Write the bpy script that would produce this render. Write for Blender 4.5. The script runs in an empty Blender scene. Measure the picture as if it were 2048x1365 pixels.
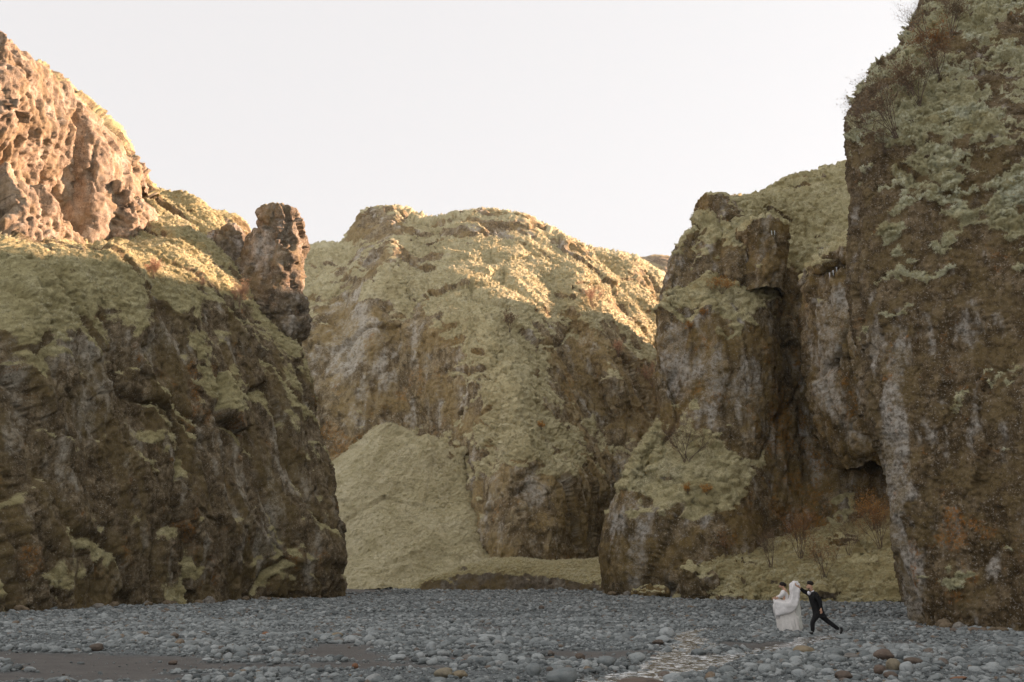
import bpy, bmesh, math, random
import numpy as np
from mathutils import Vector, Matrix

random.seed(7)
RNG = np.random.default_rng(7)
SC = bpy.context.scene
COL = SC.collection

# ------------------------------------------------------------------ camera
FPX = 1991.0                       # focal length in pixels of a 2048 px wide frame (35 mm lens)
HOR = 1155.0                       # horizon row
CAMH = 1.8
PITCH = math.atan((HOR - 682.5) / FPX)
CP, SP = math.cos(PITCH), math.sin(PITCH)
cam_data = bpy.data.cameras.new('camera')
cam_data.sensor_width = 36.0
cam_data.lens = 36.0 * FPX / 2048.0
cam_data.clip_end = 5000
cam_data.clip_start = 0.1
cam = bpy.data.objects.new('camera', cam_data)
cam.location = (0, 0, CAMH)
cam.rotation_euler = (math.pi / 2 + PITCH, 0, 0)
COL.objects.link(cam)
SC.camera = cam

# ------------------------------------------------------------------ light
SUN_EL = math.radians(20.6)
SUN_AZ = math.radians(62.0)        # clockwise from straight ahead (+Y) to the right (+X)
world = bpy.data.worlds.new('World')
SC.world = world
world.use_nodes = True
wn = world.node_tree
wn.nodes.clear()
wo = wn.nodes.new('ShaderNodeOutputWorld')
bg = wn.nodes.new('ShaderNodeBackground')
sky = wn.nodes.new('ShaderNodeTexSky')
sky.sky_type = 'NISHITA'
sky.sun_disc = False
sky.sun_elevation = SUN_EL
sky.sun_rotation = SUN_AZ
sky.altitude = 200
sky.air_density = 1.0
sky.dust_density = 3.0
sky.ozone_density = 1.0
hs = wn.nodes.new('ShaderNodeHueSaturation')      # thin milky cloud: the blue is washed out everywhere
hs.inputs['Saturation'].default_value = 0.12
veil = wn.nodes.new('ShaderNodeMix')
veil.data_type = 'RGBA'
veil.inputs['Factor'].default_value = 0.64
veil.inputs['B'].default_value = (8.9, 8.75, 8.8, 1)
wn.links.new(sky.outputs[0], hs.inputs['Color'])
wn.links.new(hs.outputs[0], veil.inputs['A'])
wn.links.new(veil.outputs['Result'], bg.inputs['Color'])
bg.inputs['Strength'].default_value = 0.0298
wn.links.new(bg.outputs[0], wo.inputs['Surface'])

sun_data = bpy.data.lights.new('sun', 'SUN')
sun_data.energy = 4.1
sun_data.angle = math.radians(0.6)
sun_data.color = (1.0, 0.655, 0.475)
sun = bpy.data.objects.new('sun', sun_data)
SUN_DIR = Vector((math.sin(SUN_AZ) * math.cos(SUN_EL), math.cos(SUN_AZ) * math.cos(SUN_EL), math.sin(SUN_EL)))
sun.rotation_euler = SUN_DIR.to_track_quat('Z', 'Y').to_euler()
sun.location = (60, 40, 80)
COL.objects.link(sun)

SC.view_settings.view_transform = 'Standard'
SC.view_settings.look = 'None'
SC.view_settings.exposure = 2.13
SC.view_settings.gamma = 1.0
SC.cycles.max_bounces = 8
SC.cycles.diffuse_bounces = 6
SC.cycles.glossy_bounces = 3
SC.cycles.transparent_max_bounces = 6
SC.cycles.use_denoising = True
HAZE = 0.00009                      # density of the thin air in the canyon

# ------------------------------------------------------------------ place helpers
def W(px, py, Y):
    """point seen at (px,py) that stands Y metres ahead"""
    dx, dy = px - 1024.0, 682.5 - py
    d = np.array([dx, FPX * CP - dy * SP, FPX * SP + dy * CP])
    return np.array([0, 0, CAMH]) + d * (Y / d[1])

def WZ(px, Y, z):
    """point at column px, Y metres ahead, height z"""
    zc = Y * CP + (z - CAMH) * SP
    return np.array([(px - 1024.0) / FPX * zc, Y, z])

def WG(px, py, z=0.0):
    """point on the level z seen at (px,py)"""
    dx, dy = px - 1024.0, 682.5 - py
    d = np.array([dx, FPX * CP - dy * SP, FPX * SP + dy * CP])
    return np.array([0, 0, CAMH]) + d * ((z - CAMH) / d[2])

def proj(P):
    q = P - np.array([0, 0, CAMH], P.dtype)
    zc = q[..., 1] * CP + q[..., 2] * SP
    up = -q[..., 1] * SP + q[..., 2] * CP
    zc = np.maximum(zc, 0.1)
    return 1024 + FPX * q[..., 0] / zc, 682.5 - FPX * up / zc

# ------------------------------------------------------------------ noise
_G = np.array([[1,1,0],[-1,1,0],[1,-1,0],[-1,-1,0],[1,0,1],[-1,0,1],[1,0,-1],[-1,0,-1],
               [0,1,1],[0,-1,1],[0,1,-1],[0,-1,-1],[1,1,0],[-1,1,0],[0,-1,1],[0,-1,-1]], np.float32)

def _h(ix, iy, iz, seed):
    h = (ix.astype(np.uint32) * np.uint32(374761393) + iy.astype(np.uint32) * np.uint32(668265263)
         + iz.astype(np.uint32) * np.uint32(2147483647 - 1640531) + np.uint32((seed * 974634777) & 0xffffffff))
    h ^= h >> np.uint32(13); h *= np.uint32(1274126177); h ^= h >> np.uint32(16)
    h *= np.uint32(2246822519); h ^= h >> np.uint32(15)
    return h

def _perlin(P, seed=0):
    P = P.astype(np.float32)
    fl = np.floor(P); f = P - fl; i = fl.astype(np.int32)
    u = f * f * f * (f * (f * 6 - 15) + 10)
    out = 0
    for a in (0, 1):
        wx = u[:, 0] if a else 1 - u[:, 0]
        for b in (0, 1):
            wy = u[:, 1] if b else 1 - u[:, 1]
            for c in (0, 1):
                wz = u[:, 2] if c else 1 - u[:, 2]
                g = _G[_h(i[:, 0] + a, i[:, 1] + b, i[:, 2] + c, seed) & np.uint32(15)]
                dt = g[:, 0] * (f[:, 0] - a) + g[:, 1] * (f[:, 1] - b) + g[:, 2] * (f[:, 2] - c)
                out = out + wx * wy * wz * dt
    return out

from concurrent.futures import ThreadPoolExecutor
_POOL = ThreadPoolExecutor(4)
CH = 12000
def perlin(P, seed=0):
    P = np.asarray(P, np.float32)
    if len(P) <= CH: return _perlin(P, seed)
    return np.concatenate(list(_POOL.map(lambda i: _perlin(P[i:i + CH], seed), range(0, len(P), CH))))

def worley(P, seed=0):
    P = np.asarray(P, np.float32)
    r = list(_POOL.map(lambda i: _worley(P[i:i + CH], seed), range(0, len(P), CH)))
    return tuple(np.concatenate([q[k] for q in r]) for k in range(4))

def fbm(P, octv=4, gain=0.5, seed=0, ridged=False):
    s, a, t = 0, 1.0, 0
    for k in range(octv):
        n = perlin(P * (2.03 ** k) + 17.3 * k, seed + k)
        if ridged: n = 0.6 - 1.6 * np.abs(n)
        s = s + a * n; t += a; a *= gain
    return s / t

def _worley(P, seed=0):
    P = P.astype(np.float32)
    i = np.floor(P - 0.5).astype(np.int32)      # the eight nearest cells are enough with a jitter of 0.7
    N = len(P)
    F1 = np.full(N, 9e9, np.float32); F2 = F1.copy()
    V = np.zeros((N, 3), np.float32); ID = np.zeros(N, np.uint32)
    for a in (0, 1):
        for b in (0, 1):
            for c in (0, 1):
                x, y, z = i[:, 0] + a, i[:, 1] + b, i[:, 2] + c
                h = _h(x, y, z, seed)
                ox = (h & np.uint32(1023)).astype(np.float32) * (0.7 / 1023) + 0.15
                oy = ((h >> np.uint32(10)) & np.uint32(1023)).astype(np.float32) * (0.7 / 1023) + 0.15
                oz = ((h >> np.uint32(20)) & np.uint32(1023)).astype(np.float32) * (0.7 / 1023) + 0.15
                v = np.stack([P[:, 0] - x - ox, P[:, 1] - y - oy, P[:, 2] - z - oz], 1)
                d = (v * v).sum(1)
                near = d < F1
                F2 = np.where(near, F1, np.minimum(F2, d))
                F1 = np.where(near, d, F1)
                np.copyto(V, v, where=near[:, None]); np.copyto(ID, h, where=near)
    return np.sqrt(F1), np.sqrt(F2), V, ID

def rnd(ID, k):
    h = ID * np.uint32(2654435761) + np.uint32((k * 40503 + 977) & 0xffffffff)
    h ^= h >> np.uint32(15); h *= np.uint32(2246822519); h ^= h >> np.uint32(13)
    return (h & np.uint32(0xffff)).astype(np.float32) / 65535.0

def sstep(a, b, x):
    t = np.clip((x - a) / (b - a), 0, 1)
    return t * t * (3 - 2 * t)

def warp(P, L, A, seed):
    return P + A * np.stack([perlin(P / L, seed), perlin(P / L + 31.7, seed + 1), perlin(P / L + 77.1, seed + 2)], 1)

def facets(P, seed, tilt=0.9):
    F1, F2, V, ID = worley(P, seed)
    t = (rnd(ID, 1) - 0.5) * V[:, 0] + (rnd(ID, 2) - 0.5) * V[:, 1] + (rnd(ID, 3) - 0.5) * V[:, 2]
    crack = 1 - sstep(0.0, 0.12, F2 - F1)
    return (rnd(ID, 4) - 0.5) * 0.42 + tilt * 2.2 * t, crack

def cushions(P, seed):
    """moss pillows: rounded, hanging over at their lower side"""
    F1, F2, V, ID = worley(P * np.array([1, 1, 1.45], np.float32), seed)
    edge = sstep(0.0, 0.5, F2 - F1)
    return edge * (0.55 + 0.45 * rnd(ID, 1)) * np.clip(1.0 - 0.85 * V[:, 2], 0.2, 1.8), edge

# ------------------------------------------------------------------ surfaces
def hermite(K, t, V):
    """K knots (n), V values (n,...) -> values at t"""
    n = len(K)
    h = np.diff(K)
    dl = np.diff(V, axis=0) / h.reshape((-1,) + (1,) * (V.ndim - 1))
    m = np.empty_like(V)
    m[0], m[-1] = dl[0], dl[-1]
    w = (h[1:] / (h[:-1] + h[1:])).reshape((-1,) + (1,) * (V.ndim - 1))
    m[1:-1] = dl[:-1] * w + dl[1:] * (1 - w)
    i = np.clip(np.searchsorted(K, t, side='right') - 1, 0, n - 2)
    s = (t - K[i]) / h[i]
    sh = (-1,) + (1,) * (V.ndim - 1)
    s = s.reshape(sh); hh = h[i].reshape(sh)
    s2, s3 = s * s, s * s * s
    return V[i] * (2 * s3 - 3 * s2 + 1) + m[i] * hh * (s3 - 2 * s2 + s) + V[i + 1] * (3 * s2 - 2 * s3) + m[i + 1] * hh * (s3 - s2)

def sample_pos(lens, wts, step):
    """knots from the lengths, sample parameters with a density lens*wts/step"""
    K = np.concatenate([[0], np.cumsum(lens)])
    ts = [0.0]
    for i, (l, w) in enumerate(zip(lens, wts)):
        n = max(2, int(round(l * w / step)))
        ts += list(K[i] + l * (np.arange(1, n + 1) / n))
    return K, np.array(ts)

def loft(net, step=1.2, wu=None, wv=None):
    """net[row][col] = 3D point; rows run bottom to top, columns left to right as seen; step in px of the 1024 px frame"""
    A = np.array(net, float)
    nv, nu = A.shape[:2]
    depth = np.maximum(A[..., 1], 10)
    def plen(a, b, ya, yb): return np.linalg.norm(b - a, axis=-1) / ((ya + yb) / 2) * FPX / 2
    lu = plen(A[:, :-1], A[:, 1:], depth[:, :-1], depth[:, 1:]).mean(0)
    lv = plen(A[:-1], A[1:], depth[:-1], depth[1:]).mean(1)
    px, py = proj(A)
    off = (px < -60) | (px > 2110) | (py < -60)
    if wu is None:
        wu = [0.18 if (off[:, i].mean() > .7 and off[:, i + 1].mean() > .7) else 1.0 for i in range(nu - 1)]
    if wv is None:
        wv = [0.18 if (off[j].mean() > .8 and off[j + 1].mean() > .8) else 1.0 for j in range(nv - 1)]
    Ku, tu = sample_pos(lu, wu, step)
    Kv, tv = sample_pos(lv, wv, step)
    B = np.stack([hermite(Ku, tu, A[j]) for j in range(nv)])       # nv, NU, 3
    return hermite(Kv, tv, B)                                     # NV, NU, 3

def grid_normals(G, closed=False):
    if closed:
        du = np.roll(G, -1, 1) - np.roll(G, 1, 1)
    else:
        du = np.gradient(G, axis=1)
    dv = np.gradient(G, axis=0)
    n = np.cross(du, dv)
    l = np.linalg.norm(n, axis=2, keepdims=True)
    return n / np.maximum(l, 1e-9)

def smooth_grid(G, k):
    for _ in range(k):
        for ax in (0, 1):
            a = np.take(G, np.clip(np.arange(G.shape[ax]) - 1, 0, None), ax)
            b = np.take(G, np.clip(np.arange(G.shape[ax]) + 1, None, G.shape[ax] - 1), ax)
            G = 0.5 * G + 0.25 * a + 0.25 * b
    return G

def mesh_grid(name, G, mat, masks=None, closed=False):
    NV, NU = G.shape[:2]
    me = bpy.data.meshes.new(name)
    idx = np.arange(NV * NU).reshape(NV, NU)
    if closed:
        r = np.roll(idx, -1, 1)
        q = np.stack([idx[:-1], r[:-1], r[1:], idx[1:]], -1).reshape(-1, 4)
    else:
        q = np.stack([idx[:-1, :-1], idx[:-1, 1:], idx[1:, 1:], idx[1:, :-1]], -1).reshape(-1, 4)
    raw_mesh(me, G.reshape(-1, 3), q)
    for k, v in (masks or {}).items():
        at = me.attributes.new(k, 'FLOAT', 'POINT')
        at.data.foreach_set('value', np.ascontiguousarray(v.reshape(-1), np.float32))
    me.materials.append(mat)
    o = bpy.data.objects.new(name, me)
    COL.objects.link(o)
    return o

def raw_mesh(me, V, F, smooth=True):
    V = np.ascontiguousarray(V, np.float32); F = np.ascontiguousarray(F, np.int32)
    k = F.shape[1]
    me.vertices.add(len(V)); me.vertices.foreach_set('co', V.ravel())
    me.loops.add(F.size); me.loops.foreach_set('vertex_index', F.ravel())
    me.polygons.add(len(F)); me.polygons.foreach_set('loop_start', np.arange(0, F.size, k, dtype=np.int32))
    me.polygons.foreach_set('use_smooth', np.full(len(F), smooth, bool))
    me.update(calc_edges=True)

def tag(o, label=None, cat=None, group=None, kind=None):
    if label: o['label'] = label
    if cat: o['category'] = cat
    if group: o['group'] = group
    if kind: o['kind'] = kind
    return o

def splat(px, py, spots):
    s = np.zeros_like(px)
    for (x, y, rx, ry, v) in spots:
        s += v * np.exp(-(((px - x) / rx) ** 2 + ((py - y) / ry) ** 2))
    return s

GR, TUFTS = {}, []
TR = np.random.default_rng(77)
def plan_tufts(G2, N2, moss, n, size, mat, droop=.5, name='moss', label=''):
    P = G2.reshape(-1, 3); px, py = proj(P)
    w = np.where((px > -60) & (px < 2110) & (py > -60) & (moss > .35), moss ** 2, 0)
    facing = (N2 * (np.array([0, 0, CAMH]) - P)).sum(1) / np.linalg.norm(P, axis=1)
    w = np.where(facing > -.25, w, 0)
    n = min(n, int((w > 0).sum()))
    i = TR.choice(len(P), n, replace=True, p=w / w.sum())
    ax = N2[i] * (1 - droop * .5) + np.array([0, 0, 1.0]) * (.35 - droop) + TR.normal(0, .33, (n, 3))
    ax /= np.linalg.norm(ax, axis=1, keepdims=True)
    sc = size[0] * (size[1] / size[0]) ** TR.random(n)
    rot = np.stack([TR.uniform(0, 6.28, n) * 0, np.arccos(np.clip(ax[:, 2], -1, 1)), np.arctan2(ax[:, 1], ax[:, 0])], 1)
    jit = TR.normal(0, size[0] * .5, (n, 3))
    TUFTS.append((name, label, P[i] + jit - N2[i] * sc[:, None] * .12, rot, np.repeat(sc[:, None], 3, 1) * np.stack([TR.uniform(.8, 1.3, n), TR.uniform(.8, 1.3, n), TR.uniform(.7, 1.2, n)], 1), mat))

def rockify(G, seed, s=1.0, big=(0.9, 9.0), col=(0.5, 3.0), facet=((0.8, 4.0), (0.35, 1.4)), fine=(0.16, 0.6),
            tiltdir=(0, 0, 0), moss_th=0.55, moss_cush=((0.8, 0.22), (0.3, 0.08)), moss_bias=(), moss_soft=0.14,
            grey=(), orange=(), grey_th=0.62, orange_th=0.66, closed=False, crackw=0.5, keep=None, mnoise=0.5, tuft=None, gname=None, mz=1.0):
    NV, NU = G.shape[:2]
    N0 = grid_normals(G, closed)
    P = G.reshape(-1, 3).astype(np.float32); N = N0.reshape(-1, 3).astype(np.float32)
    d = big[0] * 1.8 * fbm(P / big[1], 3, seed=seed)
    td = np.array(tiltdir, np.float32)
    Pc = P.copy()
    Pc[:, 0] += td[0] * P[:, 2]; Pc[:, 1] += td[1] * P[:, 2]
    Pc = warp(Pc, col[1] * 1.5, col[1] * 0.5, seed + 5)
    d += col[0] * 1.5 * fbm(Pc / np.array([col[1], col[1], col[1] * 4.5], np.float32), 3, seed=seed + 9, ridged=True)
    cr = 0
    for k, (A, L) in enumerate(facet):
        Pw = warp(Pc if k == 0 else P, L * 0.8, L * 0.35, seed + 20 + 3 * k)
        f, c = facets(Pw / np.array([L, L, L * (1.9 if k == 0 else 1.2)], np.float32), seed + 30 + k)
        d += A * f - crackw * A * c * (0.6 if k == 0 else 0.4)
        cr = np.maximum(cr, c)
    k = 1.0 if keep is None else keep.reshape(-1)
    P1 = P + N * (d * k)[:, None]
    G1 = P1.reshape(NV, NU, 3)
    Nm = grid_normals(smooth_grid(G1, 3), closed).reshape(-1, 3)
    px, py = proj(P1)
    Ps = P1.copy(); Ps[:, 0] += td[0] * P1[:, 2]; Ps[:, 1] += td[1] * P1[:, 2]; Ps[:, 2] *= mz
    n1 = fbm(Ps / (big[1] * 0.55), 4, gain=0.6, seed=seed + 50)
    moss = Nm[:, 2] + mnoise * 1.5 * n1 + splat(px, py, moss_bias)
    moss = moss + 0.22 * fbm(P1 / (moss_cush[0][0] * .6), 3, gain=.7, seed=seed + 55)
    moss = sstep(moss_th - moss_soft, moss_th + moss_soft, moss)
    # roughness of bare rock
    f = fbm(P1 / fine[1], 4, gain=0.6, seed=seed + 60)
    chip, e2 = facets(warp(P1, fine[1] * 2, fine[1] * .8, seed + 65) / np.array([fine[1] * 1.5, fine[1] * 1.5, fine[1] * 2.2], np.float32), seed + 66)
    pit = sstep(.22, .5, perlin(P1 / (fine[1] * .8), seed + 68))
    d2 = (1 - moss) * fine[0] * (1.6 * f + 1.5 * chip - .5 * e2 - 1.1 * pit)
    # moss pillows
    for q, (L, A) in enumerate(moss_cush):
        Pw = warp(P1, L * 1.3, L * 0.5, seed + 80 + q)
        c, e = cushions(Pw / L, seed + 70 + q)
        d2 += moss * A * (1.35 * c - 0.15)
    Nd = Nm + np.array([0, 0, -0.25], np.float32) * moss[:, None]
    P2 = P1 + Nd * (d2 * (k if keep is not None else 1.0))[:, None]
    gsp = splat(px, py, grey)
    g = sstep(grey_th - 0.1, grey_th + 0.12, 0.45 + 0.9 * fbm(P1 / np.array([1.6 * s, 1.6 * s, 4.5 * s], np.float32), 5, gain=0.65, seed=seed + 90) + gsp)
    o = sstep(orange_th - 0.06, orange_th + 0.1, 0.42 + 0.8 * fbm(P1 / (2.2 * s), 5, gain=0.72, seed=seed + 95) + splat(px, py, orange))
    st = sstep(.46, .62, .5 + .75 * fbm(Ps / (3.4 * s), 5, gain=.7, seed=seed + 97))
    G2 = P2.reshape(NV, NU, 3)
    if gname: GR[gname] = G2
    if tuft: plan_tufts(G2, N2=Nm, moss=moss, **tuft)
    return G2, {'moss': moss, 'grey': g, 'orange': o, 'stain': st}

def column(rows, Y, ry, step=1.2, power=2.6, capz=0.25):
    """rock tower from silhouette rows (py, left px, right px) bottom to top, centred Y metres ahead, half depth ry (number or list)"""
    nu = 20
    th = math.pi + np.arange(nu) / nu * 2 * math.pi
    ce, se = np.cos(th), np.sin(th)
    sx = np.sign(ce) * np.abs(ce) ** (2 / power); sy = np.sign(se) * np.abs(se) ** (2 / power)
    net = []
    for j, (py, xl, xr) in enumerate(rows):
        a, b = W(xl, py, Y), W(xr, py, Y)
        c, rx = (a + b) / 2, (b[0] - a[0]) / 2
        r = ry[j] if isinstance(ry, (list, tuple)) else ry
        net.append([c + np.array([rx * x, r * y, 0]) for x, y in zip(sx, sy)])
    top = np.array(net[-1]); c = top.mean(0)
    h = np.ptp(top[:, 0]) * capz * 0.3
    net.append([c + (p - c) * 0.7 + np.array([0, 0, h]) for p in top])
    net.append([c + (p - c) * 0.05 + np.array([0, 0, h * 1.4]) for p in top])
    for r in net: r.append(r[0])
    G = loft(net, step, wu=[1.0 if math.sin(math.pi + (i + .5) / nu * 2 * math.pi) < 0.35 else 0.35 for i in range(nu)], wv=[1] * (len(net) - 1))
    return G[:, :-1]
# ------------------------------------------------------------------ materials
def new_mat(name):
    m = bpy.data.materials.new(name); m.use_nodes = True
    nt = m.node_tree; nt.nodes.clear()
    out = nt.nodes.new('ShaderNodeOutputMaterial')
    b = nt.nodes.new('ShaderNodeBsdfPrincipled')
    nt.links.new(b.outputs[0], out.inputs[0])
    return m, nt, b

def n_noise(nt, scale, detail=4, rough=0.6, vec=None, dist=0.0):
    n = nt.nodes.new('ShaderNodeTexNoise')
    n.inputs['Scale'].default_value = scale; n.inputs['Detail'].default_value = detail
    n.inputs['Roughness'].default_value = rough; n.inputs['Distortion'].default_value = dist
    if vec is not None: nt.links.new(vec, n.inputs['Vector'])
    return n.outputs['Fac']

def n_ramp(nt, fac, stops):
    r = nt.nodes.new('ShaderNodeValToRGB')
    e = r.color_ramp.elements
    while len(e) > 1: e.remove(e[0])
    e[0].position, e[0].color = stops[0][0], (*stops[0][1], 1)
    for p, c in stops[1:]:
        x = e.new(p); x.color = (*c, 1)
    nt.links.new(fac, r.inputs[0])
    return r.outputs[0]

def n_mix(nt, fac, a, b, mode='MIX'):
    m = nt.nodes.new('ShaderNodeMix'); m.data_type = 'RGBA'; m.blend_type = mode
    for s, v in (('Factor', fac), ('A', a), ('B', b)):
        if isinstance(v, (float, int)): m.inputs[s].default_value = v
        elif isinstance(v, tuple): m.inputs[s].default_value = (*v, 1)
        else: nt.links.new(v, m.inputs[s])
    return m.outputs['Result']

def n_math(nt, op, a, b=0.0):
    m = nt.nodes.new('ShaderNodeMath'); m.operation = op
    for i, v in enumerate((a, b)):
        if isinstance(v, (float, int)): m.inputs[i].default_value = v
        else: nt.links.new(v, m.inputs[i])
    return m.outputs[0]

def n_attr(nt, name):
    a = nt.nodes.new('ShaderNodeAttribute'); a.attribute_name = name
    return a.outputs['Fac']

def n_coord(nt, sx=1, sy=1, sz=1):
    t = nt.nodes.new('ShaderNodeTexCoord')
    m = nt.nodes.new('ShaderNodeMapping'); m.inputs['Scale'].default_value = (sx, sy, sz)
    nt.links.new(t.outputs['Object'], m.inputs['Vector'])
    return m.outputs[0]

def n_bump(nt, b, h, strength, dist):
    k = nt.nodes.new('ShaderNodeBump'); k.inputs['Strength'].default_value = strength; k.inputs['Distance'].default_value = dist
    nt.links.new(h, k.inputs['Height']); nt.links.new(k.outputs[0], b.inputs['Normal'])

def rock_material(name, dark, mid, grey, moss1, moss2, moss3, orange=(0.30, 0.125, 0.02), s=1.0, speck=0.75, stain=(0.19, 0.135, 0.05)):
    """s: size of the grain in metres (bigger on far walls)"""
    m, nt, b = new_mat(name)
    co = n_coord(nt)
    streak = n_coord(nt, 1, 1, 0.3)
    base = n_ramp(nt, n_noise(nt, 0.5 / s, 6, 0.72, co, 0.4), [(0.33, tuple(c * 0.55 for c in dark)), (0.5, dark), (0.64, tuple(c * 1.1 for c in mid))])
    st = n_noise(nt, 1.1 / s, 5, 0.7, streak)
    base = n_mix(nt, n_ramp(nt, st, [(0.48, (0, 0, 0)), (0.7, (.65, .65, .65))]), base, mid)
    drip = n_coord(nt, 1, 1, 0.1)
    base = n_mix(nt, n_ramp(nt, n_noise(nt, 1.5 / s, 4, 0.7, drip), [(0.36, (.65, .65, .65)), (0.5, (0, 0, 0))]), base, tuple(c * 0.45 for c in dark))
    sp = n_ramp(nt, n_noise(nt, 5.5 / s, 3, 0.7, co), [(0.57, (0, 0, 0)), (0.66, (speck,) * 3)])
    base = n_mix(nt, sp, base, grey)
    po = n_ramp(nt, n_noise(nt, 3.2 / s, 5, 0.8, co), [(0.34, (.9, .9, .9)), (0.47, (0, 0, 0))])  # dark pores painted to stand in for weak shading in the relief
    base = n_mix(nt, po, base, tuple(c * 0.35 for c in dark))
    gm = n_math(nt, 'MULTIPLY', n_attr(nt, 'grey'), n_ramp(nt, n_noise(nt, 2.6 / s, 5, 0.75, co), [(0.38, (.15, .15, .15)), (0.56, (.95, .95, .95))]))
    base = n_mix(nt, gm, base, grey)
    sm_ = n_math(nt, 'MULTIPLY', n_attr(nt, 'stain'), n_ramp(nt, n_noise(nt, 6.5 / s, 4, 0.8, co), [(0.40, (.1, .1, .1)), (0.58, (.9, .9, .9))]))
    base = n_mix(nt, sm_, base, stain)
    om = n_math(nt, 'MULTIPLY', n_attr(nt, 'orange'), n_ramp(nt, n_noise(nt, 3.5 / s, 4, 0.8, co), [(0.45, (0, 0, 0)), (0.6, (.85, .85, .85))]))
    base = n_mix(nt, om, base, orange)
    mo = n_ramp(nt, n_noise(nt, 0.28 / s, 5, 0.7, co), [(0.35, moss2), (0.5, moss1), (0.68, moss3)])
    mo = n_mix(nt, n_ramp(nt, n_noise(nt, 6.0 / s, 3, 0.7, co), [(0.35, (.85, .85, .85)), (0.62, (0, 0, 0))]), mo, moss2)
    mo = n_mix(nt, n_ramp(nt, n_noise(nt, 2.6 / s, 5, 0.75, co), [(0.33, (.75, .75, .75)), (0.45, (0, 0, 0))]), mo, tuple(c * 0.5 for c in moss2))
    mfac = n_math(nt, 'ADD', n_attr(nt, 'moss'), n_math(nt, 'MULTIPLY', n_math(nt, 'SUBTRACT', n_noise(nt, 3.4 / s, 6, 0.8, co), 0.5), 1.7))
    mfac = n_ramp(nt, mfac, [(0.32, (0, 0, 0)), (0.68, (1, 1, 1))])
    nt.links.new(n_mix(nt, mfac, base, mo), b.inputs['Base Color'])
    b.inputs['Roughness'].default_value = 0.95
    b.inputs['Specular IOR Level'].default_value = 0.15
    n_bump(nt, b, n_noise(nt, 4.5 / s, 6, 0.8, co), 1.0, 0.16 * s)
    return m

M = {}
MO1, MO2, MO3 = (0.46, 0.41, 0.225), (0.29, 0.25, 0.12), (0.58, 0.535, 0.335)
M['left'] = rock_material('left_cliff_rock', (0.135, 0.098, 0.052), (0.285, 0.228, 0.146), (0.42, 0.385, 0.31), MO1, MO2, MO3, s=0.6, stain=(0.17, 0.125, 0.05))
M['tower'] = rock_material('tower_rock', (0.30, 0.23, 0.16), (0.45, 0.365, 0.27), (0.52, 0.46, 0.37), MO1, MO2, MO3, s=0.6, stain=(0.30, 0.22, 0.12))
M['pinn'] = rock_material('pinnacle_rock', (0.19, 0.15, 0.10), (0.34, 0.29, 0.22), (0.50, 0.47, 0.42), MO1, MO2, MO3, s=0.6, stain=(0.24, 0.18, 0.09))
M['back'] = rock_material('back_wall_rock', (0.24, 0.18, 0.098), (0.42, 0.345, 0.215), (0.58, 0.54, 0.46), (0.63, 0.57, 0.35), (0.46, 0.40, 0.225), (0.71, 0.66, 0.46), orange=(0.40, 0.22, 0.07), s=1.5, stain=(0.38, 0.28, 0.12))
M['mid'] = rock_material('middle_wall_rock', (0.155, 0.114, 0.058), (0.34, 0.27, 0.165), (0.50, 0.475, 0.42), (0.58, 0.53, 0.315), (0.34, 0.295, 0.15), (0.68, 0.635, 0.43), orange=(0.33, 0.16, 0.03), s=0.9, stain=(0.23, 0.16, 0.055))
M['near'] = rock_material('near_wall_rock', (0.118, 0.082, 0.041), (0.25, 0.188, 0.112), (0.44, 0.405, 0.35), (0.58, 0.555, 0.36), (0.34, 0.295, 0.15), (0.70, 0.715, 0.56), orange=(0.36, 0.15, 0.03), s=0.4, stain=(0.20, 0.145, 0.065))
M['grass'] = rock_material('grassy_slope', (0.24, 0.18, 0.10), (0.33, 0.27, 0.16), (0.40, 0.36, 0.28), (0.58, 0.52, 0.34), (0.43, 0.38, 0.225), (0.67, 0.61, 0.43), orange=(0.42, 0.27, 0.12), s=1.2, speck=0.2)
M['bank'] = rock_material('turf_bank', (0.15, 0.12, 0.082), (0.23, 0.195, 0.15), (0.28, 0.26, 0.21), (0.44, 0.38, 0.20), (0.30, 0.245, 0.115), (0.52, 0.46, 0.27), s=0.8, speck=0.2)
M['hill'] = rock_material('far_hill_rock', (0.34, 0.26, 0.17), (0.44, 0.35, 0.25), (0.46, 0.39, 0.3), (0.42, 0.35, 0.2), (0.36, 0.28, 0.15), (0.48, 0.4, 0.25), s=4.0)

# ------------------------------------------------------------------ left wall
def put(name, G, mat, masks, label, cat='cliff', closed=False):
    o = mesh_grid(name, G, mat, masks, closed)
    return tag(o, label, None, None, 'structure')

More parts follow.
